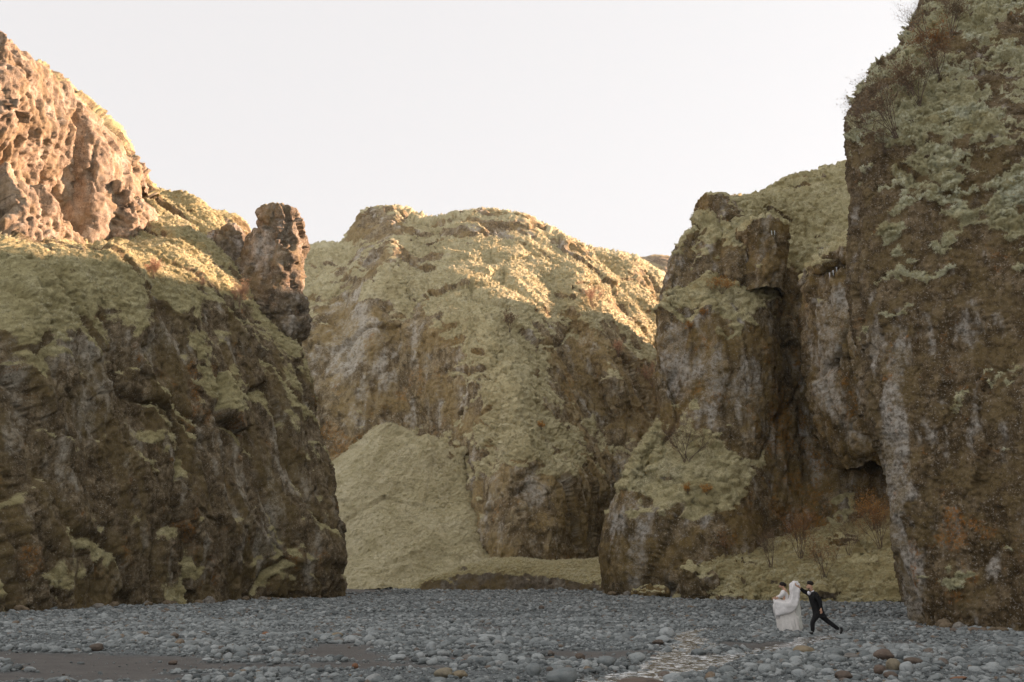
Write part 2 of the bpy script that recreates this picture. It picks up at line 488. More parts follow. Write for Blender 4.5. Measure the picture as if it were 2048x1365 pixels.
left_net = [
 [WZ(-420, 41, -.6), WZ(-160, 49, -.6), WZ(60, 56.5, -.6), WZ(230, 65, -.6), WZ(390, 74.5, -.6), WZ(520, 83, -.6), WZ(612, 88, -.6), WZ(664, 91.5, -.6), WZ(648, 101, -.6), WZ(560, 118, -.6)],
 [W(-420, 1100, 41.5), W(-160, 1095, 49.5), W(60, 1090, 57.5), W(240, 1085, 66), W(400, 1085, 75), W(540, 1085, 83), W(635, 1090, 88), W(680, 1096, 91.5), W(655, 1090, 101), W(565, 1090, 118)],
 [W(-420, 960, 43), W(-160, 955, 51), W(60, 950, 59), W(240, 945, 67.5), W(400, 945, 76), W(528, 950, 84), W(612, 965, 89.5), W(652, 985, 93), W(635, 985, 103), W(555, 985, 119)],
 [W(-420, 830, 44.5), W(-160, 825, 52.5), W(60, 820, 60.5), W(240, 815, 68.5), W(395, 820, 77), W(510, 830, 85), W(588, 850, 90.5), W(629, 882, 94), W(615, 880, 104), W(540, 880, 120)],
 [W(-420, 720, 46), W(-160, 715, 54), W(60, 715, 61.5), W(240, 710, 69.5), W(385, 720, 78), W(490, 735, 86), W(572, 760, 91.5), W(621, 795, 95), W(605, 795, 105), W(530, 795, 121)],
 [W(-420, 650, 47.5), W(-160, 635, 55.5), W(60, 618, 63), W(240, 605, 71), W(375, 632, 79.5), W(475, 655, 87), W(555, 690, 92), W(603, 718, 95.5), W(590, 725, 105), W(520, 725, 121)],
 [W(-420, 570, 52), W(-160, 555, 60), W(60, 535, 67.5), W(240, 535, 75.5), W(375, 578, 83.5), W(475, 620, 89.5), W(550, 668, 94), W(597, 702, 97), W(585, 715, 106), W(520, 715, 122)],
 [W(-420, 480, 60), W(-160, 475, 66), W(60, 490, 75), W(240, 505, 84), W(360, 510, 88), W(445, 545, 94), W(520, 600, 98), W(575, 655, 101), W(570, 690, 109), W(515, 700, 123)],
 [W(-420, 330, 74), W(-160, 330, 79), W(60, 400, 92), W(200, 420, 97), W(330, 435, 99), W(415, 465, 104), W(480, 510, 108), W(535, 590, 111), W(545, 650, 116), W(510, 690, 124)],
 [W(-420, 120, 88), W(-160, 130, 92), W(70, 170, 97), W(215, 275, 101), W(312, 398, 104), W(405, 425, 109), W(492, 472, 113), W(520, 580, 116), W(530, 645, 120), W(505, 690, 126)],
 [W(-420, 110, 135), W(-160, 120, 135), W(60, 200, 135), W(190, 330, 135), W(300, 440, 135), W(380, 460, 138), W(470, 510, 138), W(500, 610, 138), W(510, 660, 138), W(495, 700, 138)],
]
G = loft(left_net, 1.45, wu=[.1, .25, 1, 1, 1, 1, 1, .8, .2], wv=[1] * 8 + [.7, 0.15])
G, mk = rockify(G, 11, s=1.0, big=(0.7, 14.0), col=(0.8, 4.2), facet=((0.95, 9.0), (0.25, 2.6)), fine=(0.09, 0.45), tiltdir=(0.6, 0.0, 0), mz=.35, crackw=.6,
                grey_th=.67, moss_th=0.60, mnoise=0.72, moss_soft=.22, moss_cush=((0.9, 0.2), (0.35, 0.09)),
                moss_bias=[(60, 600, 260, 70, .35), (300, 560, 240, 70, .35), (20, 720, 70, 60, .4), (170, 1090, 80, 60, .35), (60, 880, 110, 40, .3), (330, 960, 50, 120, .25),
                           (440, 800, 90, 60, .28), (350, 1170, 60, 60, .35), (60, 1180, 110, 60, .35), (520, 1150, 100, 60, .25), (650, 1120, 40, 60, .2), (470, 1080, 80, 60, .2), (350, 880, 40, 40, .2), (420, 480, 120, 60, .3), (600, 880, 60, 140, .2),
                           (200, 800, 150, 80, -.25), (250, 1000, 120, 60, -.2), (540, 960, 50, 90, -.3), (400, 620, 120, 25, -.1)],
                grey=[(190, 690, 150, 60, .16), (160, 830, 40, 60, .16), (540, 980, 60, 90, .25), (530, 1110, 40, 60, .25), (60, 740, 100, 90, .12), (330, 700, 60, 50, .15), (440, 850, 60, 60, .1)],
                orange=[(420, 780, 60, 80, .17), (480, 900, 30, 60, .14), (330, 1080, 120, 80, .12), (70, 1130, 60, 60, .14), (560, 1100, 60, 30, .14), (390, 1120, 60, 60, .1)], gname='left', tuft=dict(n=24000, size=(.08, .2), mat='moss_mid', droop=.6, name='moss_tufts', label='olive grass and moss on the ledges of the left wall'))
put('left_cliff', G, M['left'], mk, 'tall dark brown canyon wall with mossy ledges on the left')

def tower(name, rows, Y, ry, mat, seed, label, step=1.45, power=2.6, **kw):
    G = column(rows, Y, ry, step, power)
    G, mk = rockify(G, seed, closed=True, **kw)
    return put(name, G, mat, mk, label, closed=True)

T = dict(big=(0.6, 5.0), col=(0.6, 2.2), facet=((1.0, 4.0), (0.35, 1.2)), fine=(0.15, 0.45), moss_th=0.98, mnoise=0.4)
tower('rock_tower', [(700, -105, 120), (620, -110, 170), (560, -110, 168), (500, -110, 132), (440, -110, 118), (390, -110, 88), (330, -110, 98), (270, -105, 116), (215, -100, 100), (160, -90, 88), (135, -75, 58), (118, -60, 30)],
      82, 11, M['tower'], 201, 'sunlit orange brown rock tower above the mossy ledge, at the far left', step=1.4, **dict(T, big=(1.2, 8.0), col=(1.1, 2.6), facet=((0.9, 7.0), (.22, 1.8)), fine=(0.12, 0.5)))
tower('rock_pillar', [(560, 150, 215), (500, 135, 235), (440, 116, 243), (400, 110, 245), (340, 110, 243), (300, 112, 232), (265, 122, 212), (245, 140, 190)],
      91, 5, M['tower'], 203, 'smooth sunlit rock pillar right of the tall tower', power=5, **dict(T, big=(0.6, 5.0), col=(.3, 2.4), facet=((0.55, 4.0), (0.15, 1.2)), fine=(0.08, 0.5)))
tower('rock_knob', [(540, 250, 285), (500, 240, 292), (470, 236, 298), (440, 238, 302), (415, 246, 292), (400, 256, 280)],
      92, 3.2, M['tower'], 205, 'small knobbly rock between the pillar and the green slope', **T)
tower('ridge_rock', [(385, 240, 300), (365, 248, 285), (348, 252, 280), (338, 256, 272)], 99, 2.5, M['tower'], 206, 'lumpy rock on the skyline right of the pillar', **T)
tower('rock_slab', [(625, 430, 510), (580, 396, 515), (530, 392, 508), (500, 410, 500), (480, 428, 494), (472, 445, 484)], 102, [3, 4, 4.5, 4.5, 4, 3], M['pinn'], 208, 'dark tilted rock slab leaning against the pinnacle', power=3.4, **dict(T, big=(.3, 4), col=(.25, 2.6), facet=((.7, 4), (.25, 1.2)), fine=(.09, .45), tiltdir=(.4, 0, 0)))
tower('rock_pinnacle', [(705, 577, 590), (680, 545, 600), (655, 510, 611), (630, 480, 613), (606, 462, 607), (585, 458, 596), (555, 474, 600), (520, 488, 605), (492, 502, 606), (478, 516, 603), (468, 534, 598), (446, 530, 597), (430, 532, 593), (423, 541, 582)],
      98, [1.5, 2.5, 3, 3.4, 3.5, 3.5, 3.5, 3.5, 3.4, 3.2, 2.6, 2.5, 2.4, 2.2], M['pinn'], 207, 'free standing rock pinnacle with a square head on the skyline', power=2.8,
      **dict(T, big=(0.25, 4.0), col=(0.15, 2.0), facet=((0.75, 2.2), (0.3, 0.9)), fine=(0.10, 0.4), grey=[(540, 510, 40, 40, .2)]))

# ------------------------------------------------------------------ back wall
cx = list(range(480, 1500, 42))
cx = sorted(cx + [718, 745, 768, 790, 818, 845, 905, 925])
crest = np.interp(cx, [480, 600, 640, 690, 712, 722, 745, 790, 820, 870, 905, 940, 1000, 1050, 1080, 1130, 1180, 1240, 1290, 1340, 1480], [560, 516, 508, 494, 474, 446, 434, 419, 438, 455, 444, 434, 436, 446, 461, 481, 501, 517, 533, 562, 625])
TT = [0, .08, .16, .23, .3, .37, .43, .5, .57, .63, .69, .74, .79, .84, .89, .95, 1.0]
def back_depth(px, t):
    D = np.interp(t, [0, .16, .3, .43, .57, .69, .79, .89, 1], [168, 170, 175, 181, 186, 191, 198, 208, 223])
    rg = np.interp(t, [0, .16, .3, .43, .57, .69, .79, .9], [1062, 1062, 1066, 1046, 1010, 985, 968, 955])      # the central spur
    S = np.interp(t, [0, .16, .3, .4, .5, .57, .69, .79, .9], [29, 30, 32, 33, 30, 27, 22, 13, 3])
    top = np.interp(t, [0, .3, .45, 1], [75, 55, 6, 4]); wl = np.interp(t, [0, .4, 1], [150, 190, 200]); wr = np.interp(t, [0, .4, 1], [80, 120, 160])
    u = abs(px - rg) - top
    D -= S * max(0, 1 - max(0, u) / (wl if px < rg else wr)) ** .85
    r2 = np.interp(t, [.2, .5, .75, .9], [1290, 1262, 1200, 1150]); D -= np.interp(t, [0, .3, .6, .8, .95], [0, 6, 11, 9, 0]) * max(0, 1 - abs(px - r2) / (75 if px > r2 else 50)) ** .9
    r3 = np.interp(t, [.4, .9], [850, 900]); D -= np.interp(t, [.4, .6, .85, 1], [0, 4, 7, 0]) * max(0, 1 - abs(px - r3) / 70)
    r4 = np.interp(t, [.4, .9], [700, 780]); D -= np.interp(t, [.5, .75, .9, 1], [0, 5, 6, 0]) * max(0, 1 - abs(px - r4) / 60)
    D += max(0, px - 1150) * .10 * min(1, t * 2)
    return D
back_net = [[WZ(x, back_depth(x, 0), -.5) for x in cx]]
for t in TT[1:]:
    back_net.append([W(x, 1172 + (c - 1172) * t, back_depth(x, t)) for x, c in zip(cx, crest)])
back_net.append([W(x, c + 45, 265) for x, c in zip(cx, crest)])
G = loft(back_net, 1.4, wu=[.2, .3, .6] + [1] * (len(cx) - 8) + [.4] + [.2] * 3, wv=[1] * 16 + [0.2])
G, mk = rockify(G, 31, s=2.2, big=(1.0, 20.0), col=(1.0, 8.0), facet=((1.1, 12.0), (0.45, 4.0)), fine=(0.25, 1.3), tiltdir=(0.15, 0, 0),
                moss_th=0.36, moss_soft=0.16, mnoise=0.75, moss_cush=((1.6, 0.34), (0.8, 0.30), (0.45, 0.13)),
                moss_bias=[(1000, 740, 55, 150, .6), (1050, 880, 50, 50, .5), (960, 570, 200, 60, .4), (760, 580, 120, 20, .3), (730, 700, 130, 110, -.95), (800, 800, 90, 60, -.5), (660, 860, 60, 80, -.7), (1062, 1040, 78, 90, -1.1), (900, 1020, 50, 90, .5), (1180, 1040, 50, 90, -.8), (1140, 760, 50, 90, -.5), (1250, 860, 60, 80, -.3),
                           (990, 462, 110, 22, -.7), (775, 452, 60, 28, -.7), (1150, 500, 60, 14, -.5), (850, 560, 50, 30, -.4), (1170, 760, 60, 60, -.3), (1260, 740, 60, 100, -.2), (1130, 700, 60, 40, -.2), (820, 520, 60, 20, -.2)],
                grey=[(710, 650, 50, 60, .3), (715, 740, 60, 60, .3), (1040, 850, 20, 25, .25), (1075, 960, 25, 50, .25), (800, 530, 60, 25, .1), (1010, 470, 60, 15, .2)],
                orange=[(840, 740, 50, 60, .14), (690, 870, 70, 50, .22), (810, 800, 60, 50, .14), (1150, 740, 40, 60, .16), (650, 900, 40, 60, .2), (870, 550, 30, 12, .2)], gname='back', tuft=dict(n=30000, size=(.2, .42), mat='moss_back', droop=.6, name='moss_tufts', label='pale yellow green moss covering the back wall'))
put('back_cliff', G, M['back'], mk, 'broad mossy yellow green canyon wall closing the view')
B = dict(s=2.2, big=(1.0, 10.0), col=(0.8, 5.0), facet=((1.5, 6.0), (0.7, 2.4)), fine=(0.3, 1.2), moss_th=0.55, mnoise=0.5, moss_cush=((2.0, 0.4), (0.8, 0.2)))
B = dict(s=2.2, big=(0.5, 10.0), col=(0.5, 4.0), facet=((1.0, 6.0), (0.4, 2.0)), fine=(0.25, 1.0), moss_th=0.8, mnoise=0.5, moss_cush=((2.0, 0.3), (0.8, 0.2)))
tower('summit_rock', [(500, 700, 850), (478, 708, 846), (458, 720, 836), (442, 720, 826), (430, 740, 818), (421, 768, 804)], 227, [3, 6, 6, 5.5, 4.5, 2.5], M['back'], 233, 'craggy summit rock on the left end of the back wall skyline', **B)
tower('summit_dome', [(498, 880, 1150), (480, 874, 1112), (464, 872, 1088), (450, 892, 1066), (441, 910, 1040), (435, 938, 1006)], 229, [2, 6, 8, 8, 6.5, 4], M['back'], 235, 'rounded rock dome on the back wall skyline', **B)
tb = [W(150, 1180, 165), W(400, 1178, 152), WZ(560, 143, -.4), WZ(690, 139, -.4), WZ(810, 138, -.4), WZ(910, 137, -.4), WZ(985, 138, -.4), WZ(1030, 154, -.4)]
apx = [W(797, 838, 171.5)] * 4 + [W(820, 846, 169), W(868, 868, 164), W(905, 884, 160), W(940, 880, 166)]
talus = [[p + (ap - p) * t + np.array([0, 0, -3.0 * math.sin(math.pi * t) * .6]) for p, ap in zip(tb, apx)] for t in (0, .2, .4, .6, .8, .95)]
talus.append([p + (ap - p) * .95 + np.array([0, 9, -4]) for p, ap in zip(tb, apx)])
G = loft(talus, 1.5, wu=[.15, .5, 1, 1, 1, 1, 1], wv=[1] * 5 + [.3])
G, mk = rockify(G, 41, s=2.0, big=(1.3, 10.0), col=(0.25, 6.0), facet=((0.4, 7.0), (0.2, 2.5)), fine=(0.12, 1.2), moss_th=0.12, mnoise=0.35, moss_cush=((3.0, 0.22), (0.9, 0.10)), crackw=0.1,
                moss_bias=[(760, 1010, 120, 60, .2), (700, 1060, 40, 14, -.45), (900, 1060, 60, 40, -.25), (720, 1145, 60, 10, -.35), (690, 958, 26, 9, -.5)],
                orange=[(830, 930, 120, 60, .1), (740, 1150, 120, 20, .25)], tuft=dict(n=16000, size=(.14, .34), mat='moss_back', droop=.4, name='grass_tufts', label='dry pale grass on the scree fan'))
put('grassy_talus_slope', G, M['grass'], mk, 'smooth pale grassy fan of scree below the back wall')

hill = [[W(1150, 640, 420), W(1250, 640, 420), W(1330, 640, 420), W(1450, 640, 420)],
        [W(1150, 560, 440), W(1250, 535, 440), W(1330, 540, 440), W(1450, 580, 440)],
        [W(1150, 530, 460), W(1255, 517, 460), W(1322, 513, 460), W(1450, 560, 460)],
        [W(1150, 560, 500), W(1255, 540, 500), W(1322, 540, 500), W(1450, 580, 500)]]
G, mk = rockify(loft(hill, 2.0), 43, s=5, big=(2, 40), col=(.5, 12), facet=((1, 12), (.5, 5)), fine=(.3, 3), moss_th=.9)
put('far_hill', G, M['hill'], mk, 'pale tan sunlit hill far behind the gap')

bank = [
 [WZ(800, 128, -.5), WZ(870, 127, -.5), WZ(960, 126, -.5), WZ(1060, 126, -.5), WZ(1150, 124, -.5), WZ(1260, 120, -.5)],
 [WZ(815, 131, .45), W(872, 1158, 128), W(960, 1147, 127.2), W(1060, 1152, 127), W(1140, 1161, 125), W(1260, 1168, 121)],
 [WZ(835, 133, .65), W(900, 1146, 130.5), W(975, 1130, 130), W(1065, 1128, 130), W(1140, 1136, 129), W(1260, 1140, 128)],
 [WZ(850, 139, .65), W(925, 1141, 136), W(985, 1123, 136), W(1065, 1124, 136), W(1140, 1126, 136), W(1260, 1108, 140)],
 [WZ(860, 146, .5), WZ(930, 146, .9), WZ(985, 146, 2.0), WZ(1060, 146, 2.0), WZ(1140, 150, 2.2), WZ(1260, 155, 3.4)]]
G, mk = rockify(loft(bank, 1.3), 47, s=1.0, big=(.25, 5), col=(.1, 2.5), facet=((.2, 3), (.1, 1)), fine=(.08, .6), moss_th=.62, moss_soft=.1, mnoise=.25, moss_cush=((.8, .16), (.4, .08)), crackw=.1, tuft=dict(n=9000, size=(.14, .3), mat='moss_back', droop=.1, name='grass_tufts', label='dry grass on top of the low turf bank'))
put('turf_bank', G, M['bank'], mk, 'low grassy bank with an eroded earth edge in the gap')

# ------------------------------------------------------------------ middle wall, right of the gap
ex = [(1226, 1150), (1218, 1080), (1244, 975), (1286, 890), (1318, 830), (1316, 720), (1322, 630), (1338, 555), (1352, 505), (1392, 462)]
cols = [0, 1]
mid_rows = [
 # py per column: edge, then px list
 (None, [1285, 1385, 1480, 1555, 1610, 1680, 1770, 1900, 2150], [97, 94, 93, 97, 100, 99, 97, 94, 90]),
 (1150, [1285, 1385, 1480, 1555, 1610, 1680, 1770, 1900, 2150], [96, 93, 93, 98, 101, 100, 98, 95, 91]),
 (1075, [1280, 1380, 1480, 1550, 1610, 1680, 1770, 1900, 2150], [96.5, 93.5, 94, 100, 103, 102, 99, 96, 92]),
 (980, [1300, 1380, 1470, 1545, 1610, 1680, 1770, 1900, 2150], [98.5, 96, 97, 102, 105, 104, 100, 97, 93]),
 (900, [1330, 1390, 1470, 1545, 1610, 1680, 1770, 1900, 2150], [100.5, 99.5, 100, 103, 106, 105, 101, 98, 94]),
 (820, [1355, 1405, 1470, 1540, 1605, 1680, 1770, 1900, 2150], [102.5, 101, 101, 103, 107, 106, 102, 99, 95]),
 (715, [1355, 1405, 1470, 1540, 1600, 1680, 1770, 1900, 2150], [103, 101.5, 101, 102.5, 107, 106, 103, 100, 96]),
 (620, [1360, 1410, 1470, 1535, 1595, 1680, 1770, 1900, 2150], [104, 102.5, 102, 103, 107, 107, 104, 101, 97]),
 (560, [1372, 1415, 1470, 1535, 1595, 1680, 1770, 1900, 2150], [105.5, 104, 103.5, 105, 108, 109, 106, 103, 99]),
 (500, [1390, 1430, 1480, 1540, 1600, 1680, 1770, 1900, 2150], [107, 105.5, 104.5, 107, 112, 113, 111, 107, 103]),
]
edgeY = [101, 100.5, 100.5, 101.5, 103.5, 105.5, 106, 106.5, 107.5, 108.5]
mid_net = []
SHADE_RIM = 76.0  # height of the unseen plateau, shaped to keep sun off the back wall
for (py, pxs, ds), (exx, ey), eY in zip(mid_rows, ex, edgeY):
    if py is None:
        r = [WZ(exx + 150, eY + 62, -.6), WZ(exx + 22, eY + 8, -.6), WZ(exx, eY, -.6)] + [WZ(x, y, -.6) for x, y in zip(pxs, ds)]
    else:
        r = [W(exx + 150, ey, eY + 62), W(exx + 20, ey, eY + 8), W(exx, ey, eY)] + [W(x, py, y) for x, y in zip(pxs, ds)]  # first hidden column set far back to block low sun
    mid_net.append(r)
mid_net.append([W(1500, 470, 172), W(1410, 440, 118), W(1402, 440, 112)] + [W(x, p, y) for x, p, y in zip([1412, 1440, 1490, 1545, 1600, 1680, 1770, 1900, 2150], [436, 432, 432, 440, 445, 440, 440, 430, 420], [110, 110, 110.5, 114, 119, 121, 119, 115, 110])])
mid_net.append([W(1510, 455, 176), W(1420, 418, 124), W(1415, 415, 120)] + [W(x, p, y) for x, p, y in zip([1425, 1450, 1495, 1550, 1605, 1680, 1770, 1900, 2150], [410, 408, 404, 395, 388, 380, 370, 355, 330], [119, 119, 120, 126, 130, 132, 131, 127, 120])])
mid_net.append([W(1520, 450, 178), W(1450, 420, 140), W(1455, 415, 138)] + [W(x, p, y) for x, p, y in zip([1460, 1475, 1510, 1560, 1615, 1690, 1770, 1900, 2150], [412, 410, 402, 374, 356, 334, 318, 290, 215], [138, 138, 140, 146, 150, 152, 152, 148, 140])])
mid_net.append([W(1520, 440, 175), W(1480, 440, 175), W(1480, 435, 175)] + [W(x, p, 185) for x, p in zip([1480, 1490, 1520, 1570, 1620, 1690, 1770, 1900, 2150], [430, 430, 430, 400, 380, 360, 340, 300, 230])])
for r in mid_net[9:]: r[-1] = r[-1] + np.array([0, 0, 3.0])  # unseen far column raised to shade the left ledge
mid_net[-1] = [WZ(1530, 185, 55), WZ(1500, 178, 60), WZ(1500, 180, 62)] + [WZ(x, 200, SHADE_RIM) for x in (1510, 1525, 1550, 1580, 1640, 1700, 1780, 1900, 2150)]
mid_net.append([WZ(1540, 200, 50), WZ(1530, 210, 60), WZ(1530, 220, 62)] + [WZ(x, 211, SHADE_RIM + 3) for x in (1530, 1540, 1560, 1590, 1640, 1700, 1780, 1900, 2150)])
mid_net.append([WZ(1540, 204, 40), WZ(1530, 214, 42), WZ(1530, 224, 42)] + [WZ(x, 228, 62) for x in (1530, 1540, 1560, 1590, 1640, 1700, 1780, 1900, 2150)])
for r in mid_net:
    q = r[0]; r.insert(0, np.array([q[0] + 22, q[1] + 48, min(q[2], 44.0)]))  # unseen extra column, added to stop sun leaking onto the spur foot
for r in mid_net:                        # canyon side goes on towards us unseen, added to close a sun gap
    z = r[-1][2]; y0 = r[-1][1]
    r.append(np.array([max(50, r[-1][0] + 2), min(64, y0 - 20) if y0 < 125 else y0 - 45, z + (4 if z > 20 else 0)]))
G = loft(mid_net, 1.4, wu=[.1, .2, .5, 1, 1, 1, 1, 1, 1, .9, .3, .08, .05], wv=[1] * 12 + [.1, .1, .1])
MIDK = dict(s=1.2, big=(0.5, 12.0), col=(0.6, 5.0), facet=((0.6, 8.0), (0.2, 2.2)), fine=(0.10, 0.6), crackw=.7, moss_cush=((1.5, 0.4), (0.6, 0.18), (0.3, .07)))
G, mk = rockify(G, 51, moss_th=0.56, mnoise=0.6,
                moss_bias=[(1370, 900, 110, 60, .55), (1430, 980, 110, 70, .6), (1300, 920, 40, 60, .5), (1500, 650, 110, 70, .6), (1450, 580, 110, 25, .5), (1560, 440, 160, 70, .7), (1440, 440, 60, 30, .5), (1370, 800, 40, 50, .15),
                           (1590, 800, 60, 200, -.6), (1440, 760, 70, 60, -.25), (1360, 1100, 130, 70, -.5), (1480, 1060, 60, 50, -.5), (1600, 980, 90, 90, -.3), (1400, 690, 60, 30, -.1)],
                grey=[(1430, 750, 50, 70, .3), (1350, 720, 25, 90, .25), (1500, 800, 50, 50, .2), (1250, 1050, 30, 80, .25), (1520, 860, 40, 40, .2), (1330, 1020, 60, 60, .1)],
                orange=[(1590, 900, 80, 120, .26), (1600, 1030, 90, 60, .2), (1560, 820, 40, 80, .18), (1580, 680, 30, 60, .14), (1430, 800, 40, 40, .1), (1690, 1060, 50, 60, .15)], gname='mid', tuft=dict(n=20000, size=(.11, .24), mat='moss_mid', droop=.65, name='moss_tufts', label='olive moss hanging on the middle wall'), **MIDK)
put('middle_cliff', G, M['mid'], mk, 'mossy canyon buttress behind the couple, right of the gap')
K2 = dict(MIDK, big=(.5, 6), col=(.4, 3), facet=((.6, 3.5), (.3, 1.5)))
tower('hanging_pillar', [(935, 1692, 1790), (900, 1668, 1800), (850, 1650, 1800), (790, 1638, 1800), (720, 1628, 1800), (650, 1621, 1800), (600, 1617, 1800), (565, 1624, 1800)],
      97, [2, 4.5, 6, 6.5, 7, 7, 7, 6], M['mid'], 253, 'grey lichen covered rock column hanging over the recess', **dict(K2, moss_th=.9, grey=[(1680, 640, 40, 90, .3), (1640, 740, 25, 90, .3), (1700, 800, 60, 90, .1)], orange=[(1680, 740, 30, 60, .16), (1710, 800, 40, 60, .14)]))
tower('mossy_overhang', [(560, 1630, 1800), (548, 1620, 1810), (535, 1622, 1810), (515, 1645, 1810), (495, 1672, 1810), (480, 1692, 1800)],
      96.5, [5, 7, 7, 6.5, 6, 4], M['mid'], 254, 'overhanging moss cushion above the grey column', **dict(K2, moss_th=.2))
tower('mossy_nose', [(490, 1404, 1520), (460, 1402, 1500), (436, 1398, 1478), (420, 1393, 1462), (408, 1391, 1452), (402, 1400, 1442)], 113, [5, 5, 4.5, 4, 3.4, 2.6], M['mid'], 255, 'moss capped rock nose jutting into the sky', **dict(K2, big=(.25, 3), facet=((.3, 2), (.15, 1)), col=(.1, 2), moss_th=.55, moss_cush=((.8, .14), (.4, .06))))
tower('bulging_buttress', [(595, 1475, 1560), (560, 1478, 1566), (525, 1482, 1568), (500, 1478, 1570), (480, 1466, 1572), (468, 1470, 1566), (460, 1485, 1550)], 106, 4, M['mid'], 256, 'bulging rock under a moss roof near the skyline', **dict(K2, moss_th=.6))

# ------------------------------------------------------------------ near wall on the right
er = [(1300, 1846), (1180, 1828), (1080, 1808), (960, 1786), (850, 1761), (720, 1740), (600, 1722), (450, 1718), (330, 1713), (285, 1716), (238, 1730), (185, 1753), (110, 1800), (55, 1838), (0, 1862), (-120, 1903), (-300, 1958), (-600, 2058)]
eY = [38.5, 38.6, 38.9, 39.3, 39.8, 40.4, 41, 41.7, 42.4, 42.9, 44, 45.2, 47.5, 49.5, 51.5, 56, 62, 74]
cd = [(240, 26), (45, 8), (0, 0), (26, -1.0), (62, -1.5), (130, -2.2), (240, -3.4), (420, -5.5), (800, -9)]
near_net = []
for j, ((py, xe), Y) in enumerate(zip(er, eY)):
    if j == 0: near_net.append([WZ(xe + a, Y + b, -.6) for a, b in cd])
    else: near_net.append([W(xe + a, py, Y + b) for a, b in cd])
near_net.append([W(2100 + a, -500, 110 + b) for a, b in cd])
for r in near_net:                       # the wall goes on unseen past the photographer, added to shade the ground
    z = r[-1][2]; x0, y0 = r[-1][0], r[-1][1]
    r.append(np.array([x0 + 6, y0 - 18, z])); r.append(np.array([x0 + 10, y0 - 55, z]))
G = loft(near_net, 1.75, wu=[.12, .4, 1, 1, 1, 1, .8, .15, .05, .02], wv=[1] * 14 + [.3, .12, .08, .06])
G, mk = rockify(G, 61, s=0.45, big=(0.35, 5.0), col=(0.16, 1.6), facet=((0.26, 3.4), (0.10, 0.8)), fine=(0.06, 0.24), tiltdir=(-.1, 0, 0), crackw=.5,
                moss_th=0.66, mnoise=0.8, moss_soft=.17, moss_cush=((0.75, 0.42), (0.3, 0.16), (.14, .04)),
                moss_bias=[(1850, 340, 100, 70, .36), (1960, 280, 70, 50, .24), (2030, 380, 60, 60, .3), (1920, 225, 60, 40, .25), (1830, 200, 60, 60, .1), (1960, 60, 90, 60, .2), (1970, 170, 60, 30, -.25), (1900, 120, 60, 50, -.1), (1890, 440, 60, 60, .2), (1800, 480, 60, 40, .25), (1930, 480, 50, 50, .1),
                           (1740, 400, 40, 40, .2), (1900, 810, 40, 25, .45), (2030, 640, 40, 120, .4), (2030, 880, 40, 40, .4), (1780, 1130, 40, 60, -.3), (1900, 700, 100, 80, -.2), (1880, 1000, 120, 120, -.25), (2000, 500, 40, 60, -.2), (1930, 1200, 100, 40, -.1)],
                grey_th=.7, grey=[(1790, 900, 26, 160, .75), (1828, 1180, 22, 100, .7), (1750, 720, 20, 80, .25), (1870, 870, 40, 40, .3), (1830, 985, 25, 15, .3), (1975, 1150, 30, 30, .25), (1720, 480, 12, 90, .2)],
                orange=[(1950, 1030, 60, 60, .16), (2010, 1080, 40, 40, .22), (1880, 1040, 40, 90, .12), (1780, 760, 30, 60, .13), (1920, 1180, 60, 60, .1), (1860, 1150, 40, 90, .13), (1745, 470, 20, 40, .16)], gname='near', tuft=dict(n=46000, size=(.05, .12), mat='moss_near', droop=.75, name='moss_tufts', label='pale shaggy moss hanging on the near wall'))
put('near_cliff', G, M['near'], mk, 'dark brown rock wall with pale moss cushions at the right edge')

slope = [
 [WZ(1350, 87, -.35), WZ(1450, 82, -.35), WZ(1560, 78, -.35), WZ(1700, 75.5, -.35), WZ(1850, 73, -.35), WZ(2050, 70, -.35)],
 [W(1365, 1188, 88), W(1450, 1182, 84.5), W(1560, 1176, 80.5), W(1700, 1172, 78), W(1850, 1165, 75.5), W(2050, 1160, 72)],
 [W(1380, 1160, 92), W(1450, 1145, 89), W(1560, 1138, 86.5), W(1700, 1125, 84.5), W(1850, 1110, 82), W(2050, 1100, 78)],
 [W(1390, 1140, 95), W(1450, 1118, 94), W(1560, 1104, 93), W(1700, 1085, 92), W(1850, 1060, 88), W(2050, 1050, 84)],
 [W(1395, 1130, 99), W(1450, 1105, 100), W(1560, 1085, 102), W(1700, 1050, 101), W(1850, 1020, 97), W(2050, 1010, 92)]]
G, mk = rockify(loft(slope, 1.4, wu=[1, 1, 1, 1, .2]), 67, s=1.0, big=(.7, 6), col=(.2, 3), facet=((.55, 3), (.2, 1.2)), fine=(.08, .5), moss_th=.18, mnoise=.4, moss_cush=((1.1, .3), (.45, .13)), crackw=.2,
                orange=[(1720, 1190, 160, 20, .15), (1700, 1090, 100, 50, .06)], moss_bias=[(1550, 1170, 100, 14, -.25), (1500, 1150, 40, 20, -.3), (1640, 1160, 60, 12, -.3), (1760, 1150, 40, 16, -.3)], gname='slope', tuft=dict(n=12000, size=(.1, .26), mat='moss_mid', droop=.15, name='grass_tufts', label='tufted grass on the slope behind the couple'))
put('mossy_slope', G, M['bank'], mk, 'hummocky moss slope at the foot of the middle wall')
